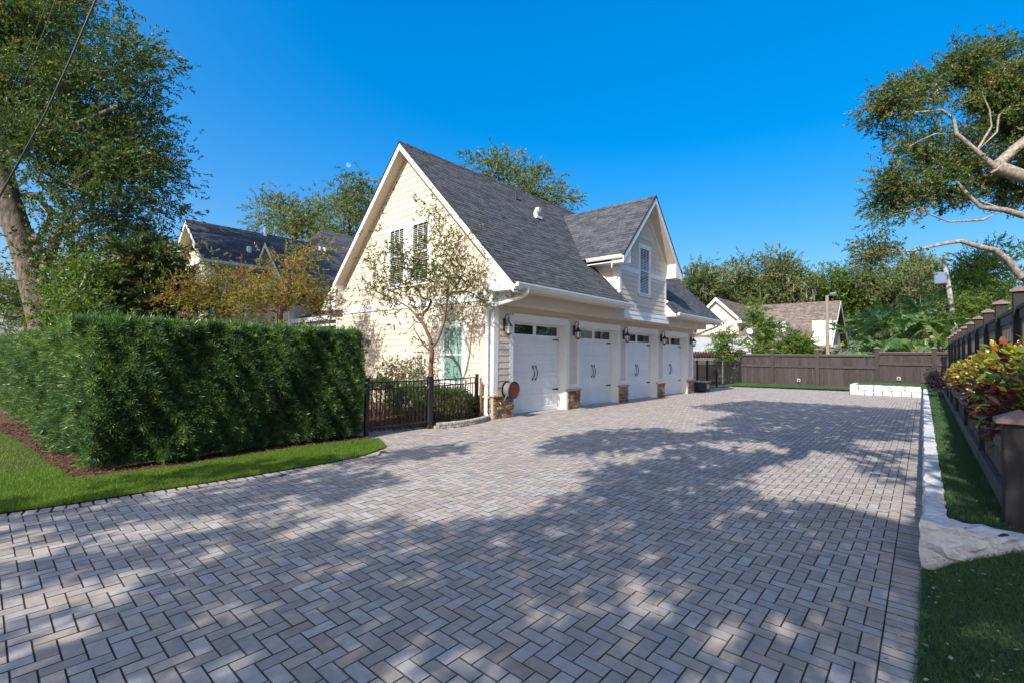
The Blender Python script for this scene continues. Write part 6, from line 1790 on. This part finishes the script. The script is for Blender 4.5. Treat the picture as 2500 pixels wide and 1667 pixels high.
rng_ = np.random.default_rng(4); n = 500; d = unit(rng_.normal(size=(n, 3))); P = on_x(2281, 928, 24.0) + rng_.normal(size=(n, 3)) * np.array([.2, .11, .17]); tv, tf = spray(rng_, 9, .4, .2, 1, 0)
scatter('foliage', leaf_mat('dark_purple_leaf', [(0, lin(.012, .008, .014)), (1, lin(.03, .016, .028))], .5, .1), P, d, np.full(n, .12), tv, tf, rng_, rng_.uniform(0, 1, n), sp_)

# ---- banana clump and feathery young trees beyond the fence
def banana(label, x, y, h, seed, nl):
    r = np.random.default_rng(seed); t = thing('banana_plant', label, 'banana plant', (x, y, 0), 'banana clump beyond the back fence')
    mb = MB(); lean = r.normal(size=2) * .25
    mb.tube([(x, y, 0), (x + lean[0] * .5, y + lean[1] * .5, h * .5), (x + lean[0], y + lean[1], h)], [.24, .19, .11], 8); mb.build('trunk', mat('fibrous_brown_stem', lin(.30, .19, .09), lin(.11, .075, .045), 4, .9, .8, 18, stretch=(3, 3, 1)), t)
    top = np.array([x + lean[0], y + lean[1], h])
    for k in range(nl):
        az = k * 2.4 + r.uniform(-.9, .9); el = r.uniform(.3, 1.45); L_ = r.uniform(1.6, 3.0); W = r.uniform(.26, .42); dr = np.array([math.cos(az), math.sin(az), 0]); side = np.array([-dr[1], dr[0], 0])
        ns = 13; V = []; F = []; fall = r.uniform(.25, 1.05); roll = r.uniform(-.9, .9); side = side * math.cos(roll) + np.array([0, 0, math.sin(roll)])
        for i in range(ns + 1):
            u = i / ns; ang_ = el - u * (1.25 if k > 3 else .6) ; 
            p = top + dr * L_ * (u * math.cos(el) + .12 * u) + np.array([0, 0, L_ * (u * math.sin(el) - fall * u * u)])
            w = W * (math.sin(math.pi * min(1, max(0, (u - .12) / .88)) ** .7) if u > .12 else .03) + .02
            dz = -.35 * w * r.uniform(.4, 1.2)
            V += [p - side * w + (0, 0, dz), p, p + side * w + (0, 0, dz)]
        # the blade is torn into strips that hang at their own angles
        mb = MB(); Q = [np.array(v) for v in V]
        for i in range(ns):
            a = 3 * i; tone = float(np.clip(r.beta(2, 2.2), 0, 1))
            for o_, sg in ((0, -1), (2, 1)):
                if r.uniform() < .06: continue
                m0, m1, e0, e1 = Q[a + 1], Q[a + 4], Q[a + o_], Q[a + 3 + o_]
                ec = (e0 + e1) / 2; dz = np.array([0, 0, -r.uniform(0, .14)]); ex = 1 + r.uniform(-.15, .2)
                e0 = m0 + (ec + (e0 - ec) * .72 - m0) * ex + dz; e1 = m1 + (ec + (e1 - ec) * .72 - m1) * ex + dz
                mb.add([m0, m1, e1, e0], [(0, 1, 2, 3)], float(np.clip(tone + r.normal() * .12, 0, 1)))
        mb.build('leaf', L_BAN, t)
for k, (px_, dep, h, nl, lb) in enumerate([(2108, 34, 3.4, 14, 'leftmost banana plant of the clump'), (2150, 33, 4.3, 15, 'tall banana plant second from the left'), (2190, 34, 4.7, 16, 'tallest banana plant at the middle of the clump'), (2225, 31.5, 3.8, 15, 'banana plant directly left of the thick brown stem'), (2262, 30, 4.0, 15, 'banana plant with a thick brown fibrous stem'), (2300, 32, 4.2, 15, 'banana plant just left of the leaning pole'), (2350, 31, 3.9, 13, 'banana plant right of the leaning pole'), (2168, 30.5, 2.0, 14, 'short banana plant in front of the clump'), (2128, 36, 4.9, 13, 'tall banana plant at the back left of the clump'), (2240, 35, 5.3, 15, 'tall banana plant at the back of the clump'), (2205, 30, 2.6, 13, 'short banana plant in front of the tallest one'), (2285, 29.5, 2.6, 12, 'short banana plant near the leaning pole'), (2120, 31, 2.2, 12, 'short banana plant at the left front corner')]):
    p = at(px_, 880, dep); banana(lb, p[0], p[1], h, 200 + k, nl)
FV, FF = spray(np.random.default_rng(8), 16, .30, .10, 1.35, .15)
def feather(label, lst, depth, seed, n, leaf=L_LIME):
    bl = pb(lst, depth, .8, .5, seed); c = np.mean([b[0] for b in bl], 0); lo = min(b[0][2] for b in bl)
    tree('feathery_tree', label, 'tree', [(c[0], c[1], 0), (c[0], c[1], lo * .5), (c[0] + .1, c[1], lo * .9)], .07, bl, leaf, PALEBARK, seed, ntips=34, nspr=n, ssize=.62, sig=.22, tmpl=(FV, FF), group='feathery young trees beyond the fence', sides=5, upish=2.5)
feather('small tiered sapling in front of the grey roof', [(1765, 815, 14), (1765, 838, 22), (1762, 860, 24)], 33, 301, 170)
feather('tall feathery tree against the brown roof', [(1848, 755, 24), (1845, 775, 20), (1855, 805, 26), (1885, 790, 24), (1870, 830, 32)], 36, 302, 420)
feather('bushy feathery tree left of the lamp pole', [(1925, 830, 26), (1960, 838, 26), (1985, 850, 18), (1945, 858, 28)], 35, 303, 420)
feather('low feathery bush behind the left fence bay', [(1840, 858, 18), (1870, 862, 20), (1900, 860, 20)], 35, 304, 260)

for k, (x, y) in enumerate([(8, -9), (14, -8.5), (20, -9.5), (33, -9)]):
    c = np.array([x, y, 5.0]); rr = np.random.default_rng(500 + k)
    tree('bank_tree', ['leafy tree on the right bank beside the camera, outside the picture', 'second leafy tree on the right bank, outside the picture', 'third leafy tree on the right bank, outside the picture', 'fourth leafy tree on the right bank, outside the picture'][k], 'tree', [(x, y, .9), (x, y, 2.2), (x + .1, y, 3.4)], .22,
         [(c + rr.normal(size=3) * np.array([1.6, 1.0, 1.4]), (1.7, 1.4, 1.5), 1) for _ in range(9)], L_OAK, BARK, 500 + k, ntips=60, nspr=1500, ssize=.6, sig=.5, group='trees on the right bank', cull=True)
# ---- oak behind the camera: its crown throws the dappled shade over the drive
def in_poly(x, y, poly):
    ins = np.zeros(len(x), bool); j = len(poly) - 1
    for i in range(len(poly)):
        a, b = poly[i], poly[j]
        ins ^= ((a[1] > y) != (b[1] > y)) & (x < (b[0] - a[0]) * (y - a[1]) / (b[1] - a[1] + 1e-12) + a[0]); j = i
    return ins
def shade_oak():
    rng = np.random.default_rng(77)
    Z1 = lambda L: [(850 + x / 1.622, 900 + y / 1.622) for x, y in L]
    Z2 = lambda L: [(x / 1.8816, 1000 + y / 1.8816) for x, y in L]
    shade = [Z1([(-60, 665), (120, 640), (300, 640), (480, 615), (640, 580), (860, 545), (900, 560), (870, 500), (1000, 460), (1130, 450), (940, 405), (1080, 385), (1190, 370), (1250, 330), (1400, 310), (1600, 330), (1800, 345), (1600, 380), (1500, 430), (1560, 490), (1750, 540), (1900, 560), (2020, 650), (2100, 690), (2200, 640), (2330, 560), (2420, 700), (2700, 1300), (-60, 1300)]),
             Z1([(1370, 150), (1600, 125), (1880, 140), (2300, 165), (2330, 420), (2180, 450), (2090, 420), (2000, 330), (1850, 320), (1700, 300), (1560, 275), (1420, 285), (1050, 330), (900, 335), (740, 325), (860, 270), (1000, 245), (1230, 235), (1300, 260), (1560, 230), (1420, 225), (1480, 195), (1560, 175)]),
             Z1([(0, 370), (150, 335), (280, 315), (470, 293), (440, 320), (330, 350), (200, 360)]),
             Z2([(1780, 335), (1640, 285), (1250, 300), (900, 390), (600, 440), (200, 500), (-100, 540), (-100, 610), (400, 560), (700, 510), (1000, 450), (1250, 440), (1550, 415), (1700, 370)]),
             Z2([(1390, 490), (1150, 530), (850, 580), (450, 660), (-100, 720), (-100, 850), (250, 790), (500, 740), (900, 680), (1150, 620), (1300, 560)]),
             Z2([(2352, 480), (2000, 560), (1500, 560), (1250, 640), (900, 740), (600, 820), (300, 930), (-100, 1000), (-100, 1300), (2400, 1300)])]
    lit = [Z1([(1500, 430), (1600, 385), (1850, 380), (2000, 350), (2080, 420), (2090, 500), (1960, 560), (1750, 530), (1570, 490)]), Z1([(1990, 570), (2190, 560), (2180, 680), (2050, 690)]), Z1([(1950, 275), (2260, 285), (2250, 330), (2060, 335)]), Z1([(2060, 350), (2230, 360), (2250, 400), (2120, 400)]),
           Z1([(1010, 840), (1150, 810), (1330, 815), (1300, 930), (1180, 985), (1050, 930)]), Z1([(650, 960), (800, 900), (950, 900), (880, 980), (740, 1030)]), Z1([(60, 1180), (250, 1090), (420, 1070), (460, 1150), (300, 1230), (100, 1244)]), Z1([(1550, 1060), (1700, 1040), (1830, 1080), (1800, 1150), (1600, 1160)]),
           Z1([(930, 640), (1080, 620), (1070, 690), (960, 700)]), Z1([(830, 585), (930, 575), (900, 620)]), Z1([(1640, 225), (1760, 225), (1700, 250)]), Z1([(1330, 370), (1500, 360), (1480, 395), (1360, 400)]), Z1([(1220, 300), (1330, 300), (1300, 320)]),
           Z2([(1280, 740), (1500, 670), (1800, 660), (1760, 720), (1500, 790), (1350, 790)]), Z2([(640, 990), (850, 920), (1060, 900), (1000, 960), (800, 1020)]), Z2([(-50, 930), (200, 890), (520, 850), (400, 910), (150, 970), (-50, 990)]), Z2([(400, 1060), (700, 1010), (1000, 1000), (950, 1060), (650, 1110), (430, 1110)]), Z2([(1640, 1230), (1850, 1130), (2000, 1100), (2020, 1200), (1850, 1300)]), Z2([(250, 620), (500, 600), (600, 625), (300, 665)]), Z2([(600, 960), (900, 880), (1000, 900), (760, 960)]),
           Z2([(1650, 1000), (1800, 960), (1900, 1000), (1750, 1050)])]
    g = np.array([(x, y) for x in np.arange(-1.5, 26.5, .115) for y in np.arange(-1.4, 8.0, .115)]); g = g + rng.uniform(-.06, .06, g.shape)
    x, y, z = project(np.column_stack([g, np.zeros(len(g))]))
    ins = np.zeros(len(g), bool); bri = np.zeros(len(g), bool)
    for q in shade: ins |= in_poly(x, y, q)
    for q in lit: bri |= in_poly(x, y, q)
    ins &= (z > .2) & (g[:, 1] > np.where(g[:, 0] > 9.2, .38, .1))
    right = (g[:, 1] < .05) & (g[:, 0] < 9.2); lowr = right & (rng.uniform(size=len(g)) < .8)
    ins = (ins & ~bri) | lowr
    # the lawn strip and hedge foot take light dapple
    lawnz = (g[:, 1] > 7.0) & (g[:, 0] < 4) & (np.sin(g[:, 0] * 2.1 + g[:, 1] * 5.3) > .25); ins |= lawnz
    G = g[ins]
    # lift every shaded ground point up the sun ray to the lowest height that is out of the picture
    zmin = np.full(len(G), 4.0)
    for _ in range(60):
        P = np.column_stack([G, np.zeros(len(G))]) - SUN[None] / SUN[2] * 0 
        t = zmin / -SUN[2]; P = np.column_stack([G, np.zeros(len(G))]) - SUN[None] * t[:, None]
        px_, py_, pz_ = project(P); bad = (pz_ > -.2) & (px_ > -160) & (px_ < 2660) & (py_ > -170)
        bad |= (np.abs(pz_) < .6)
        if not bad.any(): break
        zmin[bad] += .35
    zmin = np.maximum(zmin, 6.0) + rng.exponential(.5, len(G)) 
    P = np.column_stack([G, np.zeros(len(G))]) - SUN[None] * (zmin / -SUN[2])[:, None]
    px_, py_, pz_ = project(P); ok = ~((pz_ > 0) & (px_ > -110) & (px_ < 2610) & (py_ > -120)); P = P[ok]
    t = thing('oak_tree', 'oak out of view behind the camera that throws dappled shade across the drive', 'tree', (-9.5, -4.5, 0))
    tg = P[rng.choice(len(P), 150, replace=False)]
    trunk = [(-9.5, -4.5, 0), (-9.4, -4.4, 2), (-9.1, -4.2, 4), (-8.6, -3.9, 6), (-8.0, -3.4, 8), (-7.2, -2.8, 9.5)]
    pos, par, R, tips = skeleton(trunk, list(tg), rng, rtrunk=.5, rtip=.010, wander=.05)
    limb_mesh('trunk', BARK, pos, par, R, t, 6)
    tv, tf = spray(rng, 10, .42, .24, 1.1, .0); n = len(P)
    scatter('crown', L_OAK, P + rng.normal(size=P.shape) * .03, rng.normal(size=P.shape), rng.uniform(.27, .42, n), tv, tf, rng, rng.beta(2, 2.4, n), t)
shade_oak()
